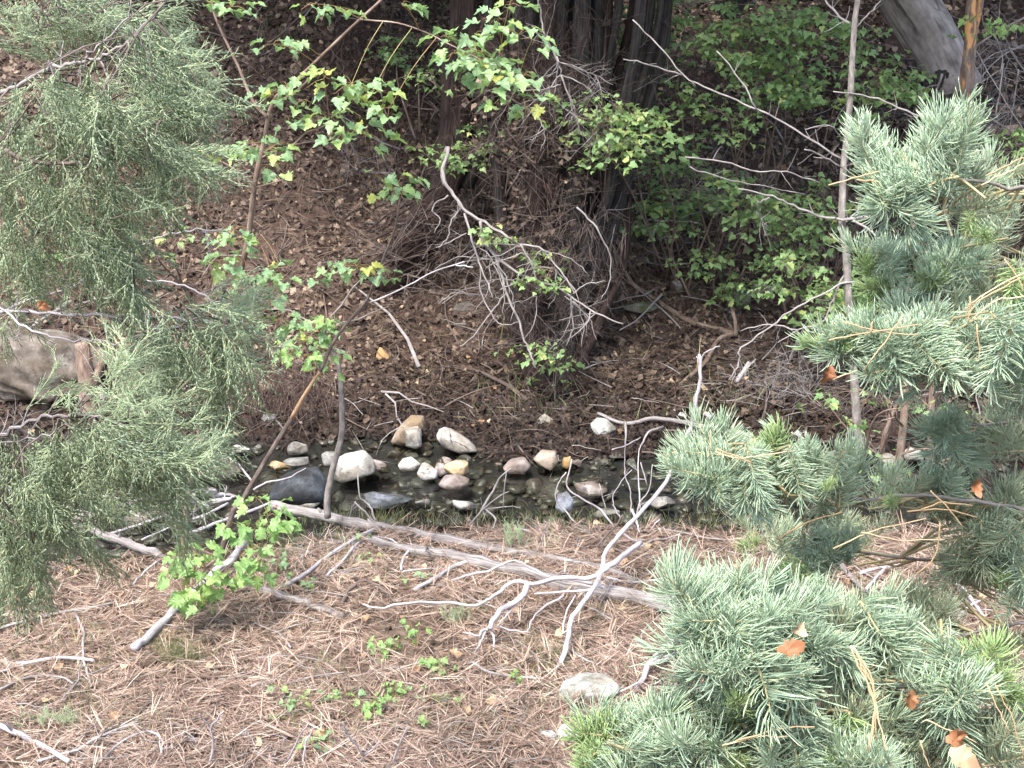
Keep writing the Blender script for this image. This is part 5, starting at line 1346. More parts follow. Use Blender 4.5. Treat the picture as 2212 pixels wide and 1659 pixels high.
# twiggy dead brush, upper right
D = [([(2108, 100), (2158, 67), (2216, 36)], 6, 5), ([(2108, 180), (2161, 123), (2216, 95)], 4, 3), ([(2168, 137), (2160, 190), (2151, 247)], 5, 3), ([(2110, 150), (2150, 115), (2216, 100)], 4, 3), ([(2035, 160), (2021, 207), (2025, 257)], 6, 4), ([(2200, 150), (2190, 220), (2180, 290)], 4, 2), ([(2110, 110), (2160, 200), (2216, 290)], 3, 2), ([(2100, 230), (2150, 262), (2216, 300)], 5, 3), ([(2145, 60), (2165, 120), (2160, 160)], 3, 2)]
branchy('dead_brush', 'spray of thin dead grey twigs at the right edge above the fir', 'twigs', [(p, 10.8, 10.8 + rnd.uniform(-.4, .4), a, b) for p, a, b in D], 'dead_twig', extra=6, exL=.3, seg=4)

# ------------------------------------------------------------------ green maple shrubs of the far bank
def shrub(label, base_px, masses, Y, size=.057, maxn=300, mat=None, cat='shrub', meshes=None, stems=4):
    b = gnd(*base_px, water=False)
    root = thing('maple_shrub', label, cat, b, 'green maple shrubs on the far bank')
    Qs = []
    for k, m in enumerate(masses):
        tip = at(m[0], m[1], Y + rnd.uniform(-.3, .3))
        st = b + Vector((rnd.uniform(-.15, .15), rnd.uniform(-.1, .1), 0))
        mid = st.lerp(tip, .5) + Vector((rnd.uniform(-.15, .15), 0, rnd.uniform(.0, .25)))
        Q = catmull([st, mid, tip], 5); n = len(Q); rad = [lerp(.011, .003, i / (n - 1)) for i in range(n)]
        mb = MB(); mb.tube(Q, rad, 5); mb.build('stem', M['brown_bark'], root); Qs.append(Q)
    tb = MB(); tot = 0; rest = []
    for (px, py, rx, ry, n) in masses:
        n = int(n * 1.9); rx *= 1.25; ry *= 1.3
        ncl = max(2, n // 9)
        for c in range(ncl):
            a = rnd.random() * 6.283; q = math.sqrt(rnd.random())
            cx, cy = px + math.cos(a) * q * rx, py + math.sin(a) * q * ry
            cY = Y + rnd.uniform(-.45, .45); C = at(cx, cy, cY)
            ha = rnd.random() * 6.283; hd = Vector((math.cos(ha), math.sin(ha) * .5, rnd.uniform(-.35, .1)))
            tb.tube([C, C + hd * .12, C + hd * .26], [.0014, .001, .0006], 3, cap=False)
            an = nearest(Qs, C); mid = an.lerp(C, .5) + Vector((0, 0, .05))
            tb.tube([an, mid, C], [.003, .002, .0012], 3, cap=False)
            for j in range(n // ncl):
                p = C + hd * rnd.uniform(-.06, .26) + Vector((rnd.gauss(0, .05), rnd.gauss(0, .05), rnd.gauss(-.01, .014)))
                if tot < maxn: put_leaf(root, rnd.choice(meshes or SLEAF), p, size * rnd.choice((.7, .9, 1.0, 1.15)))
                else: rest.append(p)
                tot += 1
    tb.build('twigs', M['brown_bark'], root)
    if rest:
        N = len(rest); P = np.array([tuple(p) for p in rest]) - np.array(base_of(root))
        tag(link('leaves', scatter('leaves', [(leaf_shape(0, 3)[0], [leaf_shape(0, 3)[1]]), (leaf_shape(1, 4)[0], [leaf_shape(1, 4)[1]])], P, rot_yaw_tilt(N, .4, 0, -.4 * np.ones(N)), size * (.7 + .5 * rng.random(N)), M['shade_leaf']), root), kind='stuff')
shrub('green maple shrub overhanging at the top, right of the multi-stemmed tree', (1480, 560), [(1250, 50, 60, 40, 70), (1330, 30, 60, 30, 70), (1420, 60, 70, 45, 80), (1390, 140, 50, 35, 40), (1290, 95, 50, 25, 60), (1480, 20, 50, 30, 60)], 12.2)
shrub('bright leafy maple shrub left of the top of the slender pale tree', (1660, 560), [(1560, 60, 60, 45, 90), (1640, 90, 70, 45, 90), (1720, 40, 60, 35, 80), (1600, 130, 60, 30, 60), (1690, 100, 40, 50, 60), (1760, 70, 50, 40, 60)], 11.4)
shrub('maple shrub with a leafy arm reaching right towards the pale snag', (1770, 640), [(1900, 150, 50, 22, 50), (1950, 190, 45, 26, 50), (1860, 85, 40, 30, 50), (1880, 190, 60, 20, 40), (1985, 215, 20, 15, 15), (1850, 260, 24, 30, 20)], 11.2)
shrub('maple shrub with its leaves below the long bare side branch', (1560, 620), [(1500, 210, 50, 35, 60), (1580, 260, 50, 30, 40), (1700, 190, 50, 35, 80), (1650, 160, 40, 30, 50), (1740, 215, 40, 22, 40), (1660, 215, 50, 25, 40)], 11.6)
shrub('leafy maple shoots beside the two grey stems of the multi-stemmed tree', (1400, 600), [(1300, 235, 60, 28, 70), (1380, 260, 50, 25, 50), (1310, 330, 60, 26, 60), (1400, 300, 50, 30, 50), (1280, 290, 30, 18, 20)], Yc - .35)
shrub('dense maple thicket in mid height between the multi-stemmed tree and the slender tree', (1500, 640), [(1430, 400, 70, 45, 120), (1500, 450, 70, 45, 110), (1420, 480, 60, 40, 70), (1550, 400, 50, 40, 60), (1460, 340, 60, 35, 60)], 12.3)
shrub('maple thicket left of the slender pale tree at mid height', (1720, 700), [(1700, 440, 60, 40, 90), (1760, 480, 50, 45, 100), (1650, 500, 60, 45, 80), (1780, 420, 30, 40, 40), (1620, 430, 60, 40, 60)], 11.6)
shrub('low maple shrub at the foot of the slope right of the mossy boulder', (1760, 720), [(1720, 590, 50, 36, 60), (1800, 620, 45, 40, 80), (1690, 560, 30, 30, 30), (1860, 660, 40, 35, 60), (1790, 680, 40, 24, 40)], 10.9)
shrub('small maple seedlings around the mossy boulder', (1560, 660), [(1560, 610, 45, 24, 50), (1530, 560, 30, 30, 30), (1620, 590, 20, 20, 14), (1600, 545, 40, 30, 30)], 12.0, stems=2)
shrub('dim maple shoot behind the upper left of the dead branches', (880, 300), [(850, 100, 40, 22, 34), (900, 140, 30, 20, 20), (870, 85, 30, 14, 18), (920, 190, 40, 22, 26)], 13.4)
shrub('dim green leaves before the broken limb of the leaning tree', (1010, 480), [(1010, 340, 46, 26, 34), (960, 300, 30, 22, 20), (1040, 320, 30, 20, 20), (1030, 280, 30, 14, 12), (930, 165, 40, 20, 16)], b2.y - .4)
shrub('small green sprout at the base of the multi-stemmed tree', (1185, 800), [(1140, 756, 14, 8, 6), (1190, 770, 34, 14, 16), (1185, 735, 20, 20, 12), (1137, 826, 10, 8, 5)], Yc - .35)
shrub('green leaves growing through the middle of the dead grey branches', (1180, 780), [(1220, 550, 36, 14, 16), (1150, 600, 30, 24, 16), (1200, 585, 24, 20, 10), (1060, 510, 44, 30, 20)], Yc - .35)
shrub('broad leaved sprout between the slender tree and the brown stems', (1880, 1000), [(1780, 860, 22, 18, 7), (1830, 905, 26, 20, 10), (1990, 880, 20, 30, 12), (1930, 990, 24, 20, 10), (1880, 850, 20, 14, 6)], 9.25, .06)
shrub('leafy maple shrub at the right edge behind the fir top', (2180, 420), [(2190, 300, 40, 24, 40), (2200, 340, 30, 26, 30), (2160, 60, 50, 30, 20)], 10.6, meshes=BLEAF)
shrub('yellow green undergrowth on the slope left of the juniper tips', (420, 640), [(330, 520, 26, 16, 10), (410, 505, 20, 14, 8), (100, 520, 60, 30, 20)], 10.6)

# forest trees out of view, added so their overhanging crowns shade the slope
def shade_tree(x, y, label, cz, cr, N):
    z = h1(x, y)
    root = thing('conifer', label, 'tree', (x, y, z - .1), None)
    Q = [Vector((x, y, z - .1)), Vector((x + .05, y + .1, z + 2)), Vector((x - .05, y + .2, z + 4.5)), Vector((x, y, z + 8))]
    Q = catmull(Q, 4); n = len(Q); mb = MB(); mb.tube(Q, [lerp(.15, .06, i / (n - 1)) for i in range(n)], 14, .05, .07); mb.build('trunk', M['dark_bark'], root)
    crown_cloud('shade_crown', root, (x, y - .3, cz), cr, N, M['fir_shaded'], s=.16)
shade_tree(-3.6, 15.2, 'unseen conifer added for shade high on the slope behind the juniper at the left', 7.4, (2.8, 2.2, 2.4), 12000)
shade_tree(2.2, 15.6, 'unseen conifer added for shade behind the maple thicket', 7.8, (2.9, 2.2, 2.4), 12000)
shade_tree(5.8, 14.6, 'unseen conifer added for shade at the far right behind the dead brush', 7.0, (2.4, 2.2, 2.6), 12000)

# tangles of thin dead brush on the slope
def tangle(label, px, py, rx, ry, n, Y, mat, L=.35, r=.004, up=.5, depth=2, cat='brush'):
    root = thing('brush', label, cat, at(px, py, Y))
    for k in range(n):
        a = rnd.random() * 6.283; q = math.sqrt(rnd.random())
        p = at(px + math.cos(a) * q * rx, py + math.sin(a) * q * ry, Y + rnd.uniform(-.3, .3))
        z = h1(p.x, p.y)
        if p.z < z: p.z = z + .02
        mb = MB(); grow(mb, p, Vector((rnd.gauss(0, .8), rnd.gauss(-.2, .4), rnd.gauss(up, .5))), L * rnd.uniform(.6, 1.3), r * rnd.uniform(.6, 1.2), depth, .03, .4, 3)
        mb.build('twig', M[mat], root)
tangle('reddish brown brush on the root of the leaning tree', 900, 520, 90, 90, 34, b2.y - .4, 'dark_twig', .45)
tangle('grey brush left of the multi-stemmed tree below the dead branch', 1030, 620, 80, 60, 26, Yc - .1, 'dark_twig', .4)
tangle('grey brush high on the slope above the leaning tree foot', 760, 420, 90, 70, 22, 12.6, 'dead_twig', .4, .003)
tangle('sparse dark brush high on the slope left of the leaning tree', 820, 180, 110, 110, 34, 13.8, 'dark_twig', .5)
tangle('dark brush between the stems of the multi-stemmed tree', 1180, 320, 130, 240, 80, Yc - .2, 'dark_twig', .45)
tangle('dense dark brush round the foot of the multi-stemmed tree', 1210, 640, 100, 130, 60, Yc - .25, 'dark_twig', .3, .003)
tangle('thin twiggy brush right of the multi-stemmed tree', 1400, 560, 90, 80, 26, 12.0, 'dark_twig', .45)
tangle('fine twigs among the maple thicket in mid height', 1560, 420, 130, 90, 34, 11.9, 'dead_twig', .4, .0028)
tangle('dark twigs behind the maple shrubs at the top', 1500, 130, 200, 120, 40, 12.6, 'dark_twig', .5)
tangle('purplish grey brush heap on the right bank above the driftwood branch', 1700, 830, 100, 60, 60, 10.4, 'dead_twig', .3, .0026)
tangle('dark brush behind the big fir bough at the right', 1900, 880, 120, 60, 34, 10.0, 'dark_twig', .35)
tangle('brown brush over the hollow of the left bank', 600, 850, 90, 60, 34, 10.5, 'dark_twig', .32)
tangle('brush of bare twigs behind the slender maple trunk', 450, 430, 90, 110, 26, 12.0, 'dark_twig', .4)
tangle('dark brush under the pale snag', 2010, 300, 70, 70, 40, 12.6, 'dark_twig', .45)
tangle('grey brush at the right edge beyond the fir top', 2150, 300, 70, 90, 34, 11.5, 'dead_twig', .4, .003)
tangle('debris of thin twigs on the far shore mud', 1150, 930, 160, 40, 40, 10.3, 'dark_twig', .18, .003, .15)
tangle('debris of thin twigs on the left shore', 640, 930, 130, 40, 30, 10.4, 'dark_twig', .2, .003, .15)
for i, (px, py, rx, ry, n) in enumerate([(820, 250, 130, 180, 500), (1550, 330, 220, 180, 700), (500, 300, 120, 200, 260)]):
    rt = thing('dry_stalks', ['dry thin stalks on the slope left of the leaning tree', 'dry thin stalks behind the maple thicket', 'dry thin stalks behind the slender maple trunk'][i], 'stalks', gnd(px, py))
    mb = MB()
    for k in range(n):
        g = gnd(px + rnd.uniform(-1, 1) * rx, py + rnd.uniform(-1, 1) * ry, -.01); d = Vector((rnd.gauss(0, .4), rnd.gauss(-.2, .3), 1)).normalized(); l = rnd.uniform(.1, .38)
        m = g + d * l * .5; mb.tube([g, m, m + (d + rvec(.3)).normalized() * l * .5], [.002, .0016, .0008], 3, cap=False)
    tag(mb.build('stalks', M['rust_strand'] if i != 1 else M['dark_twig'], rt), kind='stuff')
# ------------------------------------------------------------------ foreground juniper, left
def build_juniper():
    tb = Vector((-2.05, 3.7, h1(-2.05, 3.7) - .05))
    root = thing('juniper_tree', 'pale green juniper whose drooping boughs fill the left edge', 'tree', tb)
    Q = catmull([tb, tb + Vector((.05, .05, 1.0)), tb + Vector((-.05, .0, 2.0)), tb + Vector((0, 0, 3.6))], 5); n = len(Q)
    mb = MB(); mb.tube(Q, [lerp(.085, .03, i / (n - 1)) for i in range(n)], 16, .05, .1); mb.build('trunk', M['shag_bark'], root)
    TR = Q
    boughs = [
     # points, Y, w0, w1, mat
     ([(-60, 205), (0, 200), (50, 180), (110, 143), (150, 140), (213, 125), (253, 107), (300, 67), (360, 0)], 3.5, 10, 5, 'dead_twig', [([(177, 130), (210, 100), (267, 47), (283, 0)], 5, 3), ([(213, 125), (230, 160), (233, 213), (240, 270)], 5, 3)]),
     ([(-60, 300), (0, 320), (57, 347), (133, 353), (187, 350), (207, 337), (247, 323), (283, 303), (330, 270), (370, 240)], 3.3, 11, 4, 'dark_twig', [([(0, 307), (28, 277), (77, 207)], 5, 3), ([(207, 340), (206, 420), (203, 513)], 4, 3)]),
     ([(-60, 690), (33, 670), (133, 680), (200, 677), (247, 680), (333, 686), (423, 690), (467, 700), (500, 700)], 3.5, 8, 4, 'driftwood', [([(247, 680), (300, 703), (350, 713), (400, 696)], 5, 3), ([(-20, 650), (43, 696), (100, 723), (160, 735), (207, 733), (247, 740), (300, 723)], 6, 3)]),
     ([(-60, 960), (0, 936), (43, 920), (90, 900), (140, 896), (220, 903), (300, 930), (360, 960)], 3.1, 9, 4, 'driftwood_tan', [([(-30, 960), (60, 950), (120, 930)], 4, 3)]),
     ([(-60, 720), (33, 660), (127, 630), (200, 593), (260, 553), (300, 533), (367, 503), (427, 497), (483, 498)], 3.8, 4, 4, 'driftwood', [([(313, 606), (383, 616), (433, 633), (467, 653), (480, 640)], 5, 3)]),
     ([(-60, 60), (20, 90), (100, 60), (170, 35), (240, 15), (330, -20)], 3.9, 7, 3, 'dark_twig', []),
     ([(-60, 1100), (10, 1120), (60, 1160), (80, 1230), (60, 1280)], 3.1, 7, 3, 'dark_twig', []),
     ([(-60, 420), (30, 440), (110, 470), (190, 520), (260, 560), (290, 620)], 3.45, 7, 3, 'dark_twig', []),
     ([(-60, 1010), (60, 1020), (180, 1060), (300, 1090), (400, 1130)], 3.7, 6, 3, 'dead_twig', []),
    ]
    BR = []
    for pts, Y, w0, w1, mat, subs in boughs:
        q0, r0 = spath(pts, Y + .1, Y - .15, w0, w1, .003)
        an = nearest([TR], q0[0]); q = [an, an.lerp(q0[0], .6) + Vector((0, 0, .05))] + q0; r = [r0[0] * 1.6, r0[0] * 1.2] + r0
        mb = MB(); mb.tube(q, r, 7, .08)
        twigs_on(mb, q0, r0, 9, .12, 1, .02)
        bo = mb.build('bough', M[mat], root); Qs = [q0]
        for p, a, b in subs:
            s, sr = spath(p, Y - .02, Y - .1, a, b, .003); m2 = MB(); m2.tube(s, sr, 5, .08); twigs_on(m2, s, sr, 4, .10, 0, 0, .1, None, 0); m2.build('twig', M[mat], bo); Qs.append(s)
        BR.append((bo, Qs))
    # foliage masses: px, py, rx, ry, n, bough, Y, heading (screen x, up)
    masses = [
     (60, 60, 90, 60, 34, 5, 3.95, (.6, -.5)), (230, 45, 110, 45, 34, 5, 3.9, (.7, -.4)), (350, 60, 60, 60, 16, 0, 3.6, (.8, -.5)), (120, 20, 120, 30, 20, 5, 3.9, (.5, -.4)),
     (55, 250, 70, 60, 20, 0, 3.5, (.3, -1)), (170, 215, 70, 55, 42, 0, 3.25, (.6, -.8)), (230, 260, 60, 45, 26, 0, 3.25, (.6, -.8)), (330, 130, 60, 50, 28, 0, 3.4, (.6, -.7)), (390, 190, 60, 50, 36, 0, 3.35, (.9, -.4)), (345, 250, 50, 40, 22, 1, 3.3, (.8, -.5)), (300, 190, 50, 50, 14, 0, 3.7, (.5, -.9)),
     (50, 400, 80, 50, 26, 1, 3.3, (.3, -1)), (150, 410, 70, 50, 26, 1, 3.3, (.3, -1)), (240, 390, 60, 60, 24, 1, 3.35, (.4, -1)), (330, 330, 60, 50, 26, 1, 3.25, (.7, -.7)), (400, 350, 45, 40, 22, 1, 3.2, (.9, -.5)), (340, 410, 45, 45, 20, 1, 3.3, (.6, -.8)), (90, 300, 90, 40, 20, 1, 3.5, (.3, -.9)),
     (60, 520, 80, 50, 22, 7, 3.5, (.3, -1)), (150, 500, 70, 45, 26, 7, 3.4, (.5, -.8)), (240, 520, 60, 45, 30, 7, 3.35, (.8, -.5)), (200, 580, 60, 50, 34, 7, 3.35, (.4, -1)), (270, 610, 45, 50, 24, 7, 3.35, (.5, -1)), (70, 600, 70, 40, 18, 7, 3.6, (.2, -1)), (90, 560, 90, 40, 12, 7, 3.5, (.3, -1)),
     (500, 650, 45, 40, 22, 4, 3.75, (.5, .7)), (450, 700, 50, 40, 24, 2, 3.4, (.8, -.4)), (490, 750, 45, 60, 36, 2, 3.3, (.5, -1)), (430, 770, 55, 50, 28, 2, 3.35, (.2, -1)), (370, 760, 50, 45, 20, 2, 3.45, (.1, -1)), (480, 830, 35, 40, 14, 2, 3.35, (.2, -1)), (300, 770, 40, 30, 8, 2, 3.5, (0, 1)),
     (275, 820, 40, 60, 22, 3, 3.2, (.3, 1)), (320, 860, 50, 40, 22, 3, 3.15, (.7, .3)), (240, 890, 50, 30, 14, 3, 3.1, (.7, .4)), (130, 850, 50, 25, 10, 3, 3.3, (.7, .5)), (440, 900, 30, 40, 10, 2, 3.5, (.2, -1)),
     (300, 960, 80, 45, 50, 3, 3.0, (.8, -.4)), (390, 980, 55, 30, 32, 3, 3.0, (.95, -.2)), (220, 980, 70, 50, 40, 3, 3.05, (.5, -.8)), (340, 1030, 60, 40, 30, 3, 3.0, (.6, -.8)), (130, 990, 60, 50, 28, 3, 3.1, (.4, -.9)), (100, 1060, 60, 50, 26, 3, 3.1, (.3, -1)), (40, 1000, 50, 40, 14, 3, 3.2, (.3, -1)),
     (200, 1070, 60, 30, 18, 8, 3.6, (.7, -.5)), (300, 1100, 60, 22, 14, 8, 3.6, (.9, -.2)), (390, 1130, 30, 30, 10, 8, 3.6, (.3, -1)),
     (40, 1150, 55, 50, 34, 6, 3.1, (.4, -1)), (60, 1220, 45, 45, 28, 6, 3.1, (.2, -1)), (110, 1130, 40, 40, 16, 6, 3.2, (.6, -.8)), (15, 1270, 22, 36, 12, 6, 3.1, (0, -1)), (195, 1190, 18, 22, 5, 8, 3.6, (.3, -1)), (15, 700, 30, 60, 8, 2, 3.6, (.2, -1)),
    ]
    for px, py, rx, ry, n, bi, Y, (hx, hz) in masses:
        bo, Qs = BR[bi]; tb = MB()
        n = int(n * (.56 if 480 < py < 860 else .68))
        for k in range(n):
            a = rnd.random() * 6.283; q = math.sqrt(rnd.random())
            p = at(px + math.cos(a) * q * rx, py + math.sin(a) * q * ry, Y + rnd.uniform(-.22, .22))
            d = Vector((hx + rnd.gauss(0, .35), rnd.gauss(-.25, .45), hz * .8 + rnd.gauss(0, .3))).normalized()
            st = p - d * .06
            if k % 4 == 0:
                an = nearest(Qs, st); m = an.lerp(st, .5) + Vector((0, 0, .015))
                tb.tube([an, m, st], [.0028, .002, .0014], 3, cap=False)
            inst('foliage_spray', rnd.choice(JUN), bo, st, basis(d, Vector((rnd.gauss(0, .4), -.6, 1)), rnd.uniform(-.6, .6)), rnd.uniform(.8, 1.45))
        if tb.V: tb.build('twigs', M['dark_twig'], bo)
    # a few dead strands and a bare orange peg
    strands(BR[1][0], 'dead_foliage', 175, 430, 25, 60, 30, 3.35, 'tan_needle', .10, .0008, .1)
    strands(BR[2][0], 'dead_foliage', 205, 760, 20, 20, 24, 3.4, 'tan_needle', .07, .0008, .05)
    Q, rad = spath([(257, 700), (256, 735), (258, 772)], 3.55, 3.55, 8, 9); mb = MB(); mb.tube(Q, rad, 6, .15); mb.build('dead_spur', M['orange_wood'], BR[2][0])
    Q, rad = spath([(105, 130), (112, 148), (118, 165)], 3.3, 3.3, 5, 8); mb = MB(); mb.tube(Q, rad, 6, .15); mb.build('dead_spur', M['driftwood_tan'], BR[0][0])
build_juniper()

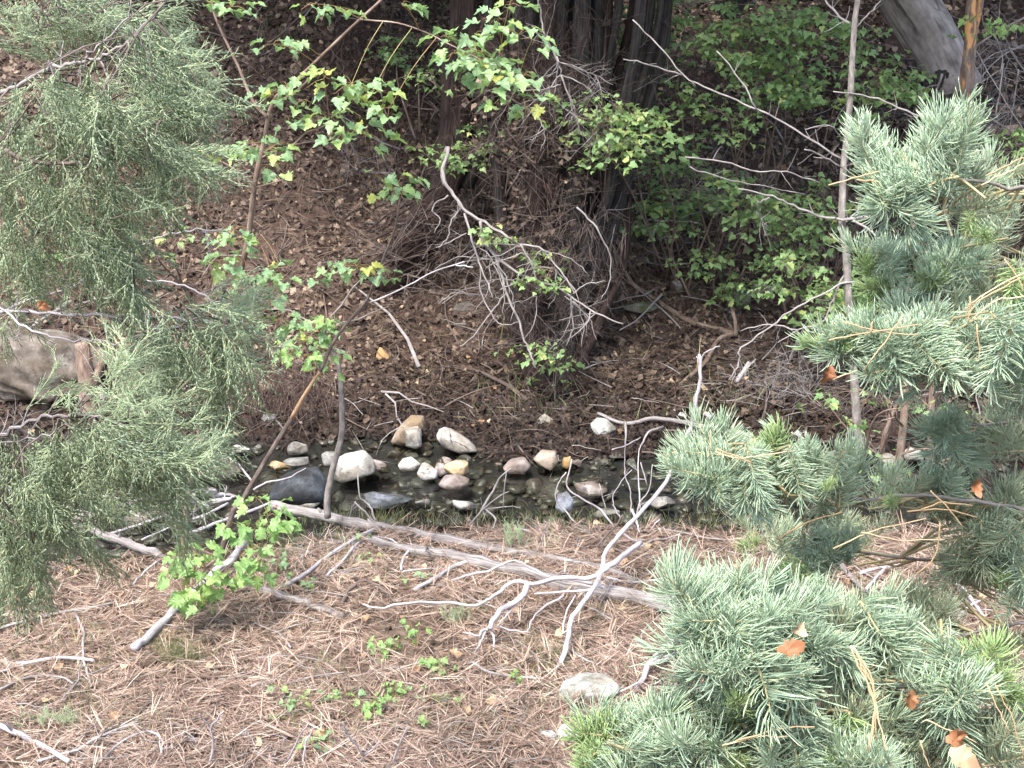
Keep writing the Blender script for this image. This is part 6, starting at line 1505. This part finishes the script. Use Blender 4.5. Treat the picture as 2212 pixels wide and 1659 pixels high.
# ------------------------------------------------------------------ foreground fir, right
def build_fir():
    tb = Vector((1.35, 2.35, h1(1.35, 2.35) - .05))
    root = thing('young_fir', 'young blue green fir whose needled boughs fill the right edge', 'tree', tb)
    TR = catmull([tb, tb + Vector((.02, .02, .8)), tb + Vector((-.02, 0, 1.7)), tb + Vector((0, 0, 2.7))], 5); n = len(TR)
    mb = MB(); mb.tube(TR, [lerp(.05, .015, i / (n - 1)) for i in range(n)], 14, .04, .04); mb.build('trunk', M['grey_bark'], root)
    boughs = [
     ([(2300, 420), (2180, 400), (2080, 390), (1980, 380), (1900, 350)], 2.5, 9, 4),
     ([(2300, 560), (2200, 570), (2100, 580), (1990, 590), (1890, 600)], 2.6, 8, 4),
     ([(2300, 700), (2200, 720), (2080, 740), (1960, 740), (1850, 745)], 2.35, 9, 4),
     ([(2300, 900), (2200, 910), (2100, 920), (2030, 930)], 2.6, 7, 4),
     ([(2300, 1130), (2150, 1090), (2000, 1070), (1870, 1080), (1750, 1050), (1640, 1030), (1540, 1010), (1480, 1000)], 2.45, 9, 4),
     ([(2300, 1220), (2150, 1200), (1980, 1210), (1850, 1190), (1740, 1200)], 2.7, 8, 4),
     ([(2300, 1500), (2100, 1490), (1950, 1480), (1868, 1473), (1780, 1450), (1680, 1430), (1590, 1390)], 2.0, 16, 6),
     ([(2300, 1640), (2100, 1620), (1900, 1600), (1700, 1590), (1500, 1590), (1330, 1600)], 1.95, 12, 5),
     ([(2300, 1340), (2200, 1350), (2080, 1370), (1980, 1380)], 2.4, 8, 4),
    ]
    BR = []
    for pts, Y, w0, w1 in boughs:
        q0, r0 = spath(pts, Y + .1, Y - .05, w0, w1, .002)
        an = nearest([TR], q0[0]); q = [an, an.lerp(q0[0], .6)] + q0; r = [r0[0] * 1.5, r0[0] * 1.2] + r0
        mb = MB(); mb.tube(q, r, 8, .05); BR.append((mb.build('bough', M['grey_bark'], root), [q0]))
    S = []
    # px, py, n, rx, ry, bough, Y, (screen x, away(+)/towards(-), up), kind, scale
    C = [
     (1905, 320, 5, 50, 30, 0, 2.45, (-.5, -.2, .8), 0, .8), (2060, 300, 6, 60, 25, 0, 2.5, (.1, -.2, .9), 0, .85), (1950, 400, 6, 60, 40, 0, 2.35, (-.5, -.7, .1), 0, .9), (1960, 450, 4, 50, 30, 0, 2.3, (-.1, -.6, -.6), 0, .85), (2090, 420, 6, 60, 40, 0, 2.45, (.4, -.6, .1), 1, .85), (2010, 360, 5, 60, 30, 0, 2.5, (-.1, -.3, .6), 0, .8), (2150, 380, 4, 40, 30, 0, 2.7, (.2, -.2, .5), 1, .85),
     (2091, 486, 1, 6, 6, 0, 2.4, (-.3, -.6, -.3), 2, .8), (2120, 508, 1, 6, 6, 0, 2.4, (.3, -.6, -.3), 2, .9), (1985, 425, 1, 4, 4, 0, 2.3, (.1, -.8, .2), 0, .7),
     (1900, 555, 5, 40, 20, 1, 2.6, (-.8, -.1, .4), 0, .75), (1960, 600, 8, 70, 35, 1, 2.5, (-.3, -.7, .0), 0, .85), (2060, 590, 8, 70, 40, 1, 2.55, (.1, -.7, .1), 0, .85), (2150, 560, 7, 60, 50, 1, 2.6, (.1, -.5, .3), 1, .85), (1890, 580, 2, 14, 8, 1, 2.5, (-.7, -.3, .1), 2, 1.0), (2022, 598, 2, 10, 10, 1, 2.4, (0, -.8, 0), 2, 1.1), (1900, 625, 2, 14, 8, 1, 2.45, (-.8, -.3, -.1), 2, 1.0), (2195, 610, 2, 14, 14, 1, 2.4, (0, -.7, 0), 2, 1.2), (2180, 490, 3, 40, 30, 1, 2.7, (.2, -.2, .6), 1, .85), (2170, 640, 5, 50, 30, 1, 2.6, (.2, -.4, -.2), 1, .85),
     (1850, 730, 6, 40, 25, 2, 2.3, (-.8, -.3, .3), 0, .9), (1900, 780, 6, 50, 30, 2, 2.25, (-.4, -.7, -.3), 0, .9), (1980, 740, 7, 60, 30, 2, 2.3, (-.2, -.6, .2), 0, .9), (2050, 790, 6, 50, 30, 2, 2.25, (.2, -.6, -.5), 0, .9), (2130, 730, 6, 60, 40, 2, 2.35, (.3, -.4, .1), 0, .9), (1780, 745, 3, 14, 20, 2, 2.3, (-.8, -.3, .1), 2, .9), (1815, 735, 1, 10, 10, 2, 2.25, (-.7, -.5, .2), 2, .8), (2185, 760, 4, 30, 40, 2, 2.25, (.1, -.5, -.6), 0, .95), (2190, 840, 4, 30, 30, 2, 2.35, (.0, -.4, -.7), 1, .95), (1990, 690, 7, 110, 20, 2, 2.45, (-.1, -.1, .9), 0, .8), (2120, 660, 5, 60, 20, 2, 2.5, (.1, -.1, .9), 1, .85), (2200, 690, 3, 30, 30, 2, 2.4, (.1, -.1, .8), 1, .85),
     (2040, 930, 5, 40, 25, 3, 2.55, (-.7, -.4, .1), 3, .85), (2110, 950, 8, 60, 40, 3, 2.55, (-.1, -.6, -.3), 1, .85), (2180, 920, 7, 50, 50, 3, 2.6, (.1, -.5, .1), 1, .85), (2030, 935, 3, 16, 14, 3, 2.5, (-.7, -.5, .0), 2, .9), (2080, 985, 3, 40, 14, 3, 2.5, (0, -.4, -.8), 1, .85), (2150, 860, 4, 60, 20, 3, 2.65, (0, 0, .9), 1, .85),
     (1500, 1000, 5, 30, 30, 4, 2.35, (-.8, -.3, .2), 0, .8), (1550, 980, 5, 50, 18, 4, 2.4, (-.3, -.2, .8), 0, .8), (1535, 1030, 5, 50, 25, 4, 2.3, (-.3, -.8, -.1), 0, .85), (1610, 1050, 5, 40, 20, 4, 2.3, (.1, -.7, -.4), 0, .8), (1600, 1000, 4, 50, 25, 4, 2.4, (-.2, -.6, .3), 0, .8), (1700, 1000, 7, 60, 30, 4, 2.45, (.0, -.4, .6), 0, .8), (1760, 1030, 5, 60, 18, 4, 2.4, (-.1, -.7, .0), 0, .8), (1672, 965, 2, 12, 8, 4, 2.4, (.1, -.4, .6), 2, 1.1), (1700, 1055, 3, 40, 12, 4, 2.4, (-.2, -.5, -.5), 1, .8), (1830, 1020, 4, 40, 25, 4, 2.5, (.1, -.3, .5), 0, .8), (1790, 1070, 3, 50, 14, 4, 2.5, (-.2, -.5, -.5), 1, .8), (1940, 1060, 6, 50, 30, 4, 2.55, (0, -.4, .5), 1, .8), (2020, 1090, 6, 60, 30, 4, 2.55, (0, -.6, .1), 1, .8), (2060, 1040, 4, 60, 20, 4, 2.6, (0, -.1, .9), 0, .8), (1930, 1080, 1, 5, 5, 4, 2.4, (-.2, -.6, .4), 2, .7), (1788, 1050, 1, 5, 5, 4, 2.3, (-.2, -.6, .4), 2, .5),
     (1720, 1170, 5, 40, 25, 5, 2.65, (-.6, -.2, .6), 1, .8), (1790, 1180, 7, 50, 30, 5, 2.6, (-.3, -.5, .3), 0, .8), (1760, 1210, 5, 50, 25, 5, 2.55, (-.3, -.7, -.2), 0, .85), (1712, 1255, 5, 22, 16, 5, 2.45, (-.5, -.5, -.5), 2, 1.25), (1745, 1275, 2, 18, 8, 5, 2.45, (.2, -.4, -.8), 2, 1.1), (1618, 1178, 1, 8, 5, 5, 2.7, (-.8, -.2, .1), 2, .9), (1660, 1160, 3, 40, 20, 5, 2.8, (-.8, -.1, .3), 1, .8), (1850, 1150, 4, 50, 20, 5, 2.8, (.1, -.1, .7), 1, .8),
     (2120, 1130, 9, 50, 40, 5, 2.5, (-.5, -.5, .1), 1, .9), (2160, 1190, 9, 50, 50, 5, 2.45, (-.2, -.5, -.5), 1, .9), (2190, 1090, 8, 40, 50, 5, 2.55, (-.1, -.3, .4), 1, .9), (2100, 1220, 5, 40, 30, 5, 2.5, (-.4, -.4, -.6), 1, .9), (2190, 1270, 6, 30, 40, 5, 2.5, (-.1, -.4, -.4), 3, .9),
     (1530, 1300, 8, 40, 30, 6, 1.95, (-.6, -.2, .7), 0, .95), (1590, 1290, 6, 50, 20, 6, 2.0, (-.1, -.1, 1), 0, .95), (1660, 1320, 7, 60, 25, 6, 2.0, (.3, -.1, .9), 0, .95), (1560, 1370, 8, 50, 40, 6, 1.9, (-.5, -.7, .2), 0, 1.0), (1650, 1380, 7, 60, 35, 6, 1.9, (0, -.7, .4), 0, 1.0), (1660, 1460, 7, 60, 30, 6, 1.85, (.0, -.7, -.35), 0, 1.05), (1570, 1450, 5, 40, 30, 6, 1.85, (-.6, -.6, -.3), 0, 1.0), (1740, 1420, 6, 50, 40, 6, 1.9, (.4, -.6, .1), 0, 1.0), (1790, 1390, 4, 50, 30, 6, 2.0, (.3, -.2, .6), 1, .95), (1500, 1360, 4, 16, 40, 6, 1.9, (-.9, -.2, .1), 0, .9),
     (1860, 1350, 6, 60, 30, 6, 2.1, (.1, -.4, .6), 0, .95), (1900, 1400, 7, 50, 40, 6, 2.05, (.2, -.6, .3), 0, .95), (1990, 1400, 8, 60, 40, 8, 2.3, (.1, -.4, .4), 1, .9), (1850, 1480, 8, 60, 40, 6, 2.0, (.1, -.5, -.3), 1, .95), (2010, 1330, 7, 60, 35, 8, 2.4, (-.2, -.3, .5), 1, .9), (1930, 1310, 5, 50, 25, 8, 2.5, (-.5, -.2, .3), 1, .85), (2060, 1260, 5, 50, 25, 8, 2.6, (-.5, -.2, .4), 1, .85),
     (2060, 1500, 8, 50, 40, 6, 1.95, (-.2, -.6, .1), 0, .95), (2140, 1450, 4, 30, 26, 6, 2.0, (-.2, -.6, .3), 2, 1.2), (2170, 1490, 2, 18, 10, 6, 1.95, (.3, -.5, -.1), 2, 1.2), (2100, 1425, 2, 10, 12, 6, 2.1, (-.4, -.3, .6), 2, 1.1), (2180, 1400, 7, 40, 50, 8, 2.4, (0, -.4, .3), 1, .9), (2190, 1540, 6, 30, 40, 6, 2.0, (0, -.6, 0), 1, .95), (1960, 1470, 5, 50, 30, 8, 2.2, (0, -.5, -.2), 1, .9),
     (1310, 1590, 4, 34, 24, 7, 1.9, (-.7, -.3, .5), 2, 1.3), (1390, 1570, 7, 50, 25, 7, 1.95, (-.2, -.3, .8), 0, .9), (1480, 1560, 6, 60, 20, 7, 1.95, (.1, -.2, .8), 0, .9), (1380, 1640, 9, 80, 35, 7, 1.85, (-.4, -.6, .2), 0, .95), (1300, 1650, 4, 40, 20, 7, 1.85, (-.7, -.5, .1), 2, 1.2), (1500, 1630, 8, 60, 35, 7, 1.85, (0, -.6, .1), 0, .95), (1540, 1540, 5, 50, 30, 7, 1.95, (-.5, -.5, .2), 0, .9), (1600, 1600, 9, 60, 40, 7, 1.9, (0, -.6, .1), 1, .95), (1600, 1540, 4, 30, 20, 7, 1.85, (-.5, -.5, .0), 2, 1.0),
     (1700, 1560, 9, 60, 40, 7, 1.9, (.1, -.6, .2), 1, .95), (1720, 1640, 9, 60, 35, 7, 1.85, (0, -.6, .1), 0, .95), (1830, 1570, 9, 60, 40, 7, 1.9, (.1, -.6, .2), 1, .95), (1840, 1650, 9, 60, 30, 7, 1.85, (.1, -.6, .1), 3, .95), (1950, 1580, 9, 60, 40, 7, 1.95, (.1, -.5, .2), 1, .95), (1980, 1650, 8, 60, 30, 7, 1.9, (0, -.6, .2), 1, .95), (2080, 1590, 8, 60, 40, 7, 1.95, (.1, -.5, .2), 1, .95), (2180, 1620, 9, 50, 50, 7, 1.9, (0, -.6, .2), 1, .95), (1600, 1655, 5, 50, 20, 7, 1.8, (0, -.6, 0), 2, .8), (1350, 1560, 3, 40, 14, 7, 1.95, (-.7, -.1, .6), 0, .85),
    ]
    for px, py, n, rx, ry, bi, Y, d0, kind, sc in C:
        bo, Qs = BR[bi]; tbm = MB()
        n = max(1, int(round(n * (.8 if kind == 2 else .9 if kind == 1 else 1.15))))
        for k in range(n):
            a = rnd.random() * 6.283; q = math.sqrt(rnd.random())
            d = (Vector(d0) + rvec(.30)).normalized()
            p = at(px + math.cos(a) * q * rx, py + math.sin(a) * q * ry, Y + rnd.uniform(-.08, .08) + (.10 if kind == 1 else 0))
            L = .12 * sc; st = p - d * L * .6
            an = nearest(Qs, st); m = an.lerp(st, .5) - d * .02
            tbm.tube([an, m, st], [.0035, .003, .0022], 4, cap=False)
            me = rnd.choice({0: FIR, 1: FIRS + FIR[:1], 2: FIRN, 3: FIR + FIRN[:1]}[kind])
            inst('new_shoot' if kind == 2 else 'needle_shoot', me, bo, st if kind != 2 else p - d * .03 * sc, basis(d, Vector((rnd.gauss(0, .25), -.1, 1)), rnd.uniform(-.4, .4)), sc * rnd.uniform(.75, 1.15) * (.85 if kind == 2 else 1))
        tbm.build('twigs', M['fir_twig'], bo)
    return root, BR
FIRROOT, FBR = build_fir()
# long tan pine needles caught in the fir
def bundle(label, pts_list, Y, w=3.0):
    root = None
    for pts in pts_list:
        Q, rad = spath(pts, Y, Y, w, w * .7, .0008)
        if root is None: root = thing('dead_pine_needles', label, 'pine needles', Q[0], 'dry pine needles caught in the fir')
        mb = MB(); mb.tube(Q, rad, 4); mb.build('needle', M['tan_needle'], root)
bundle('tan bunch of dry pine needles hanging in front of the lower fir boughs', [[(1838, 1395), (1855, 1440), (1885, 1500), (1905, 1580), (1922, 1650)], [(1840, 1396), (1862, 1440), (1880, 1490), (1898, 1560), (1925, 1655)], [(1845, 1400), (1885, 1470), (1890, 1530), (1880, 1620)], [(1850, 1410), (1890, 1500), (1885, 1560), (1874, 1622)], [(1890, 1520), (1893, 1600)]], 1.75, 5)
bundle('tan pine needles lying over the fir sprig at mid right', [[(1820, 695), (1900, 715), (1985, 722)], [(1790, 735), (1870, 720), (1990, 700)], [(1950, 680), (1910, 740), (1866, 800)], [(1885, 695), (1880, 720)], [(1800, 820), (1850, 800)]], 2.15, 4)
bundle('tan dry needles fanned across the right edge above mid height', [[(2212, 590), (2150, 620), (2090, 660)], [(2205, 600), (2130, 640), (2080, 670)], [(2212, 640), (2150, 650), (2100, 690)], [(2170, 560), (2200, 600), (2212, 630)], [(2110, 700), (2116, 770), (2105, 775)], [(2095, 640), (2093, 700)]], 2.2, 4)
bundle('straw coloured needles on the right bough below the brown stems', [[(1990, 1100), (2040, 1085), (2100, 1092)], [(1960, 1105), (2040, 1100), (2110, 1118)], [(2010, 1060), (2050, 1100), (2080, 1140)], [(1680, 1165), (1740, 1130), (1820, 1106)], [(1800, 1185), (1880, 1150), (2000, 1120)], [(1860, 1150), (1940, 1165), (2040, 1166)], [(2030, 1130), (2020, 1200), (1980, 1240)]], 2.35, 4)
bundle('thin tan needles in the upper right fir top', [[(2130, 380), (2170, 360), (2212, 340)], [(2120, 400), (2180, 370), (2212, 352)], [(1790, 400), (1860, 380), (1900, 370)], [(1850, 388), (1890, 392), (1930, 395)]], 2.3, 4)
bundle('dry yellow needles over the sprig above the creek', [[(1548, 970), (1590, 985), (1625, 1000)], [(1545, 975), (1600, 990), (1700, 975)], [(1535, 930), (1532, 965), (1528, 990)], [(1440, 985), (1460, 975)]], 2.2, 4)
bundle('loose tan needles at the bottom right', [[(2130, 1475), (2160, 1540), (2180, 1580)], [(2150, 1480), (2190, 1560), (2212, 1640)], [(2000, 1555), (2060, 1580), (2110, 1605)], [(1990, 1600), (1995, 1630), (2010, 1659)], [(1590, 1600), (1680, 1575), (1760, 1570)], [(1560, 1610), (1640, 1590), (1700, 1590)]], 1.75, 4)
# dry leaves caught in the fir
M['rust'] = M['rust_leaf']
def caught(px, py, Y, size, mat, label, d, up, kind=2, seed=0):
    V, F = leaf_dense(kind, 700 + seed, .75)
    me = np_mesh('dry_leaf', V, F, M[mat], None, True)
    o = bpy.data.objects.new('dry_leaf', me); COL.objects.link(o)
    o.matrix_basis = Matrix.LocRotScale(at(px, py, Y), basis(Vector(d), Vector(up)).to_quaternion(), Vector((size,) * 3))
    tag(o, label, 'leaf')
caught(1705, 1402, 1.72, .042, 'rust_leaf', 'rust orange lobed oak leaf resting on the big fir sprig', (1, .1, .25), (0, -.5, .8), 2, 1)
caught(1726, 1358, 1.8, .022, 'dead_leaf', 'small buff leaf just above the rust orange one', (.2, 0, 1), (.2, -1, .2), 1, 2)
caught(2068, 1600, 1.7, .032, 'rust_leaf', 'curled brown leaf in the bottom right corner above the cream one', (.7, 0, -.6), (0, -.8, .6), 0, 3)
caught(2085, 1645, 1.66, .045, 'dead_leaf', 'large cream and orange leaf at the bottom right edge', (1, 0, -.3), (0, -.7, .8), 0, 4)
caught(1968, 1510, 1.8, .034, 'rust_leaf', 'dark rust leaf under the silver bough at lower right', (.2, 0, -1), (.2, -1, .1), 2, 5)
caught(2110, 1050, 2.2, .035, 'rust_leaf', 'rusty leaf by the reddish stump', (.2, 0, -1), (.1, -1, .1), 2, 6)
caught(1790, 808, 2.15, .034, 'rust_leaf', 'rusty curled leaf hanging under the bright fir tip at mid right', (-.4, 0, -1), (.2, -1, .1), 2, 7)
caught(92, 660, 3.2, .035, 'rust_leaf', 'rust brown leaf caught on the juniper bough at the left edge', (.6, 0, -.5), (.1, -1, .3), 2, 8)

# ------------------------------------------------------------------ ground plants and single dry leaves
def seedling(px, py, n, spread, label, meshes=BLEAF, size=.037):
    b = gnd(px, py + 8); root = thing('maple_seedling', label, 'seedling', b, 'green seedlings on the needle bed')
    for k in range(n):
        q = gnd(px + rnd.gauss(0, spread), py + rnd.gauss(0, spread * .35)); q.z += rnd.uniform(.02, .09)
        mb = MB(); mb.tube([b, b.lerp(q, .5) + Vector((0, 0, .015)), q], [.0014, .0012, .001], 3, cap=False); mb.build('stem', M['petiole'], root)
        for j in range(3): put_leaf(root, rnd.choice(meshes), q, size)
seedling(850, 1410, 6, 22, 'green seedling left of centre, upper one of the patch')
seedling(900, 1395, 4, 16, 'tiny green seedling right beside the upper one of the patch')
seedling(950, 1455, 6, 22, 'green seedling at the right of the patch below the broken branch end')
seedling(700, 1510, 6, 28, 'low green seedling at the left of the patch', LEAF)
seedling(855, 1510, 7, 26, 'green seedling in the lower middle of the patch')
seedling(955, 1515, 6, 22, 'bluish green seedling at the lower right of the patch', LEAF)
seedling(800, 1550, 5, 22, 'green seedling just above the Y twig')
seedling(640, 1560, 8, 26, 'green seedling beside the pair of pale thin twigs', LEAF)
seedling(700, 1620, 4, 18, 'small seedling near the bottom edge left of the Y twig', LEAF)
seedling(770, 1180, 4, 22, 'green seedling under the arched silvery branch by the long log', LEAF)
seedling(790, 1222, 3, 18, 'small seedling on the needles behind the second log', LEAF)
seedling(600, 1235, 5, 28, 'dull green seedling right of the leafy maple bush', LEAF, .035)
seedling(640, 1270, 4, 22, 'faint seedling above the short furrowed branch', LEAF, .035)
seedling(925, 1270, 3, 16, 'little seedling at the lower end of the short thick silver branch', LEAF, .035)
seedling(1100, 1480, 3, 16, 'sprout beside the grey bent twig', BLEAF, .03)
seedling(920, 1575, 2, 10, 'tiny sprout near the bottom edge beneath the patch', BLEAF, .03)
# juniper seedling and soft sprigs
def jun_seedling(px, py, n, rx, ry, label, h=.16, sc=.6):
    b = gnd(px, py); root = thing('juniper_seedling', label, 'seedling', b)
    for k in range(n):
        d = Vector((rnd.gauss(0, .35), rnd.gauss(0, .3), 1)).normalized()
        inst('foliage_spray', rnd.choice(JUN), root, b + Vector((rnd.uniform(-1, 1) * rx, rnd.uniform(-.04, .04), rnd.uniform(0, h))), basis(d, Vector((0, -1, .2)), rnd.uniform(-3, 3)), sc * rnd.uniform(.7, 1.2))
jun_seedling(1112, 1192, 34, .05, .05, 'small soft green juniper seedling growing beside the long log', .13)
jun_seedling(985, 1352, 12, .07, .05, 'sparse pale green sprig left of the broken branch end', .03, .6)
jun_seedling(115, 1575, 22, .12, .05, 'low dull green sprigs at the bottom left', .04, .6)
# grass
def tuft(px, py, n, rx, ry, L, label, mat='grass', w=.0022):
    b = gnd(px, py); mb = MB()
    for k in range(n):
        q = gnd(px + rnd.gauss(0, rx), py + rnd.gauss(0, ry)); d = Vector((rnd.gauss(0, .35), rnd.gauss(-.1, .3), 1)).normalized(); l = L * rnd.uniform(.4, 1.1)
        m = q + d * l * .55; e = m + (d + Vector((rnd.gauss(0, .4), rnd.gauss(0, .3), -.3))).normalized() * l * .45
        mb.tube([q, m, e], [w * .6, w * .5, w * .15], 3, cap=False)
    V = np.array([tuple(v - b) for v in mb.V])
    me = np_mesh('grass_tuft', V, [np.array(mb.F4, int).reshape(-1, 4)], M[mat], None)
    return tag(link('grass_tuft', me, None, b), label, 'grass', None, 'stuff')
tuft(390, 1425, 420, 26, 14, .10, 'green grass tuft below the white pole')
tuft(340, 1395, 120, 20, 10, .08, 'thin pale grass left of the white pole end')
tuft(620, 1180, 140, 60, 20, .12, 'dull grass behind the leafy maple bush along the bank')
tuft(1190, 1420, 240, 40, 20, .08, 'dry yellow green grass left of the tip of the tall bleached branch')
tuft(1010, 1330, 160, 26, 10, .06, 'dull green tuft above the root end of the broken branch')
tuft(1290, 1330, 140, 30, 16, .07, 'dry tuft under the second log')
g = tuft(1200, 1132, 160, 130, 5, .13, 'thin green grass along the near creek edge', w=.002); g['kind'] = 'stuff'
g = tuft(1640, 1139, 200, 170, 6, .15, 'thin green grass along the near creek edge by the fir', w=.002); g['kind'] = 'stuff'
g = tuft(800, 1130, 200, 90, 6, .12, 'grass behind the long log', w=.002); g['kind'] = 'stuff'
g = tuft(1000, 1230, 1500, 420, 60, .07, 'dry straw stems over the needle bed', 'dead_needle', w=.002); g['kind'] = 'stuff'
g = tuft(900, 1480, 1600, 480, 110, .06, 'dry straw stems over the foreground', 'dead_needle', w=.002); g['kind'] = 'stuff'
# fine dead strands hanging in the hollow of the left bank
st = thing('hanging_roots', 'fine brown roots hanging over the dark hollow of the left bank', 'roots', gnd(560, 880))
for i, (px, py, rx, ry, n) in enumerate([(590, 820, 90, 60, 260), (520, 900, 60, 60, 160), (660, 860, 60, 60, 160), (300, 800, 70, 60, 140), (560, 960, 90, 30, 160)]):
    strands(st, 'roots', px, py, rx, ry, n, 10.2, 'rust_strand', .25, .0018, .2)
# dry leaves lying one by one
DL = [(150, 1240, 'pair of'), (355, 1243, 0), (75, 1297, 0), (95, 1407, 0), (130, 1452, 0), (625, 1452, 0), (458, 1450, 0), (270, 1455, 0), (790, 1348, 0), (850, 1404, 0), (985, 1425, 0), (1010, 1545, 0), (1210, 1385, 0), (1245, 1430, 0), (1435, 1433, 0), (1320, 1200, 0), (1345, 1225, 0), (1290, 1140, 0), (1395, 1190, 0), (1110, 1330, 0), (1340, 1330, 0), (1080, 1360, 0), (1060, 1530, 0), (900, 1460, 0), (690, 1600, 0), (560, 1620, 0), (250, 1560, 0), (1590, 1234, 0), (2120, 1300, 0), (2105, 1268, 0), (330, 1275, 0), (905, 1180, 0)]
WHERE = ['beside the dark topped branch at the left', 'under the end of the dark topped fallen branch', 'by the left edge near the lowest juniper sprays', 'above the short bleached stick at the left edge', 'touching the short bleached stick', 'right of the grass tuft', 'at the right foot of the grass tuft', 'between the bleached stick and the grass tuft', 'just above the curved dark stick', 'above the green patch of seedlings', 'right of the upper seedlings', 'left of the dark short twig above the slab', 'beneath the kinked end of the bleached branch', 'left of the tall bleached branch foot', 'right of the tall bleached branch foot', 'behind the crossed bleached sticks', 'just right of where the bleached sticks cross', 'on the far side of the crossed sticks near the creek', 'near the grass behind the right end of the long log', 'left of the root end of the broken branch', 'below the second log near the fir', 'under the root end of the broken branch', 'above the dark short twig', 'among the upper seedlings', 'left of the lower seedlings', 'at the bottom edge below the pair of thin twigs', 'by the dark crooked twig at the bottom left', 'on the needles under the bright fir tip', 'near the crossing white sticks at the right', 'above the crossing white sticks at the right', 'left of the bleached pole top', 'between the long log and the second log']
for i, (px, py, _) in enumerate(DL):
    V, F = leaf_dense(2 if i % 2 else 0, 800 + i, .6)
    me = np_mesh('dry_leaf', V, F, M['dead_leaf'], None, True)
    o = bpy.data.objects.new('dry_leaf', me); COL.objects.link(o)
    p = gnd(px, py); a = rnd.uniform(0, 6.28)
    o.matrix_basis = Matrix.LocRotScale(p + Vector((0, 0, .03)), basis(Vector((math.cos(a), math.sin(a), rnd.uniform(-.3, .3))), Vector((rnd.gauss(0, .3), -.5, 1))).to_quaternion(), Vector((rnd.uniform(.045, .07),) * 3))
    tag(o, 'dry tan leaf ' + WHERE[i], 'leaf', 'dry oak leaves on the needle bed')

# fine dead twigs lying loosely on the needle bed
def twig_heap(label, px, py, rx, ry, n, mat, L=.14, r=.0017):
    root = thing('fine_twigs', label, 'twigs', gnd(px, py))
    for k in range(n):
        p = gnd(px + rnd.uniform(-1, 1) * rx, py + rnd.uniform(-1, 1) * ry); p.z += rnd.uniform(.005, .03)
        a = rnd.uniform(0, 6.283)
        mb = MB(); grow(mb, p, Vector((math.cos(a), math.sin(a) * .7, rnd.uniform(0, .5))), L * rnd.uniform(.5, 1.6), r * rnd.uniform(.6, 1.6), 1, .06, .45, 2)
        mb.build('twig', M[mat], root)
twig_heap('loose fine twigs round the crossing of the bleached sticks', 1290, 1280, 130, 45, 34, 'driftwood')
twig_heap('fine grey twigs on the needles right of the tall bleached branch', 1420, 1210, 70, 50, 20, 'dead_twig')
twig_heap('fine twigs among the grass at the near creek edge', 1200, 1160, 220, 16, 26, 'dead_twig')
twig_heap('pale fine twigs between the long log and the leafy bush', 720, 1200, 120, 40, 20, 'driftwood')
twig_heap('dark fine twigs in the bottom left corner', 180, 1570, 180, 70, 34, 'dark_twig')
twig_heap('pale fine twigs along the bottom edge left of centre', 420, 1620, 200, 30, 26, 'driftwood')
twig_heap('grey fine twigs low in the middle of the needle bed', 900, 1580, 260, 60, 34, 'dead_twig')
twig_heap('dark fine twigs below the root end of the broken branch', 1080, 1430, 110, 50, 26, 'dark_twig', .1)
twig_heap('grey fine twigs on the ground behind the fir boughs', 2000, 1290, 140, 60, 26, 'driftwood')
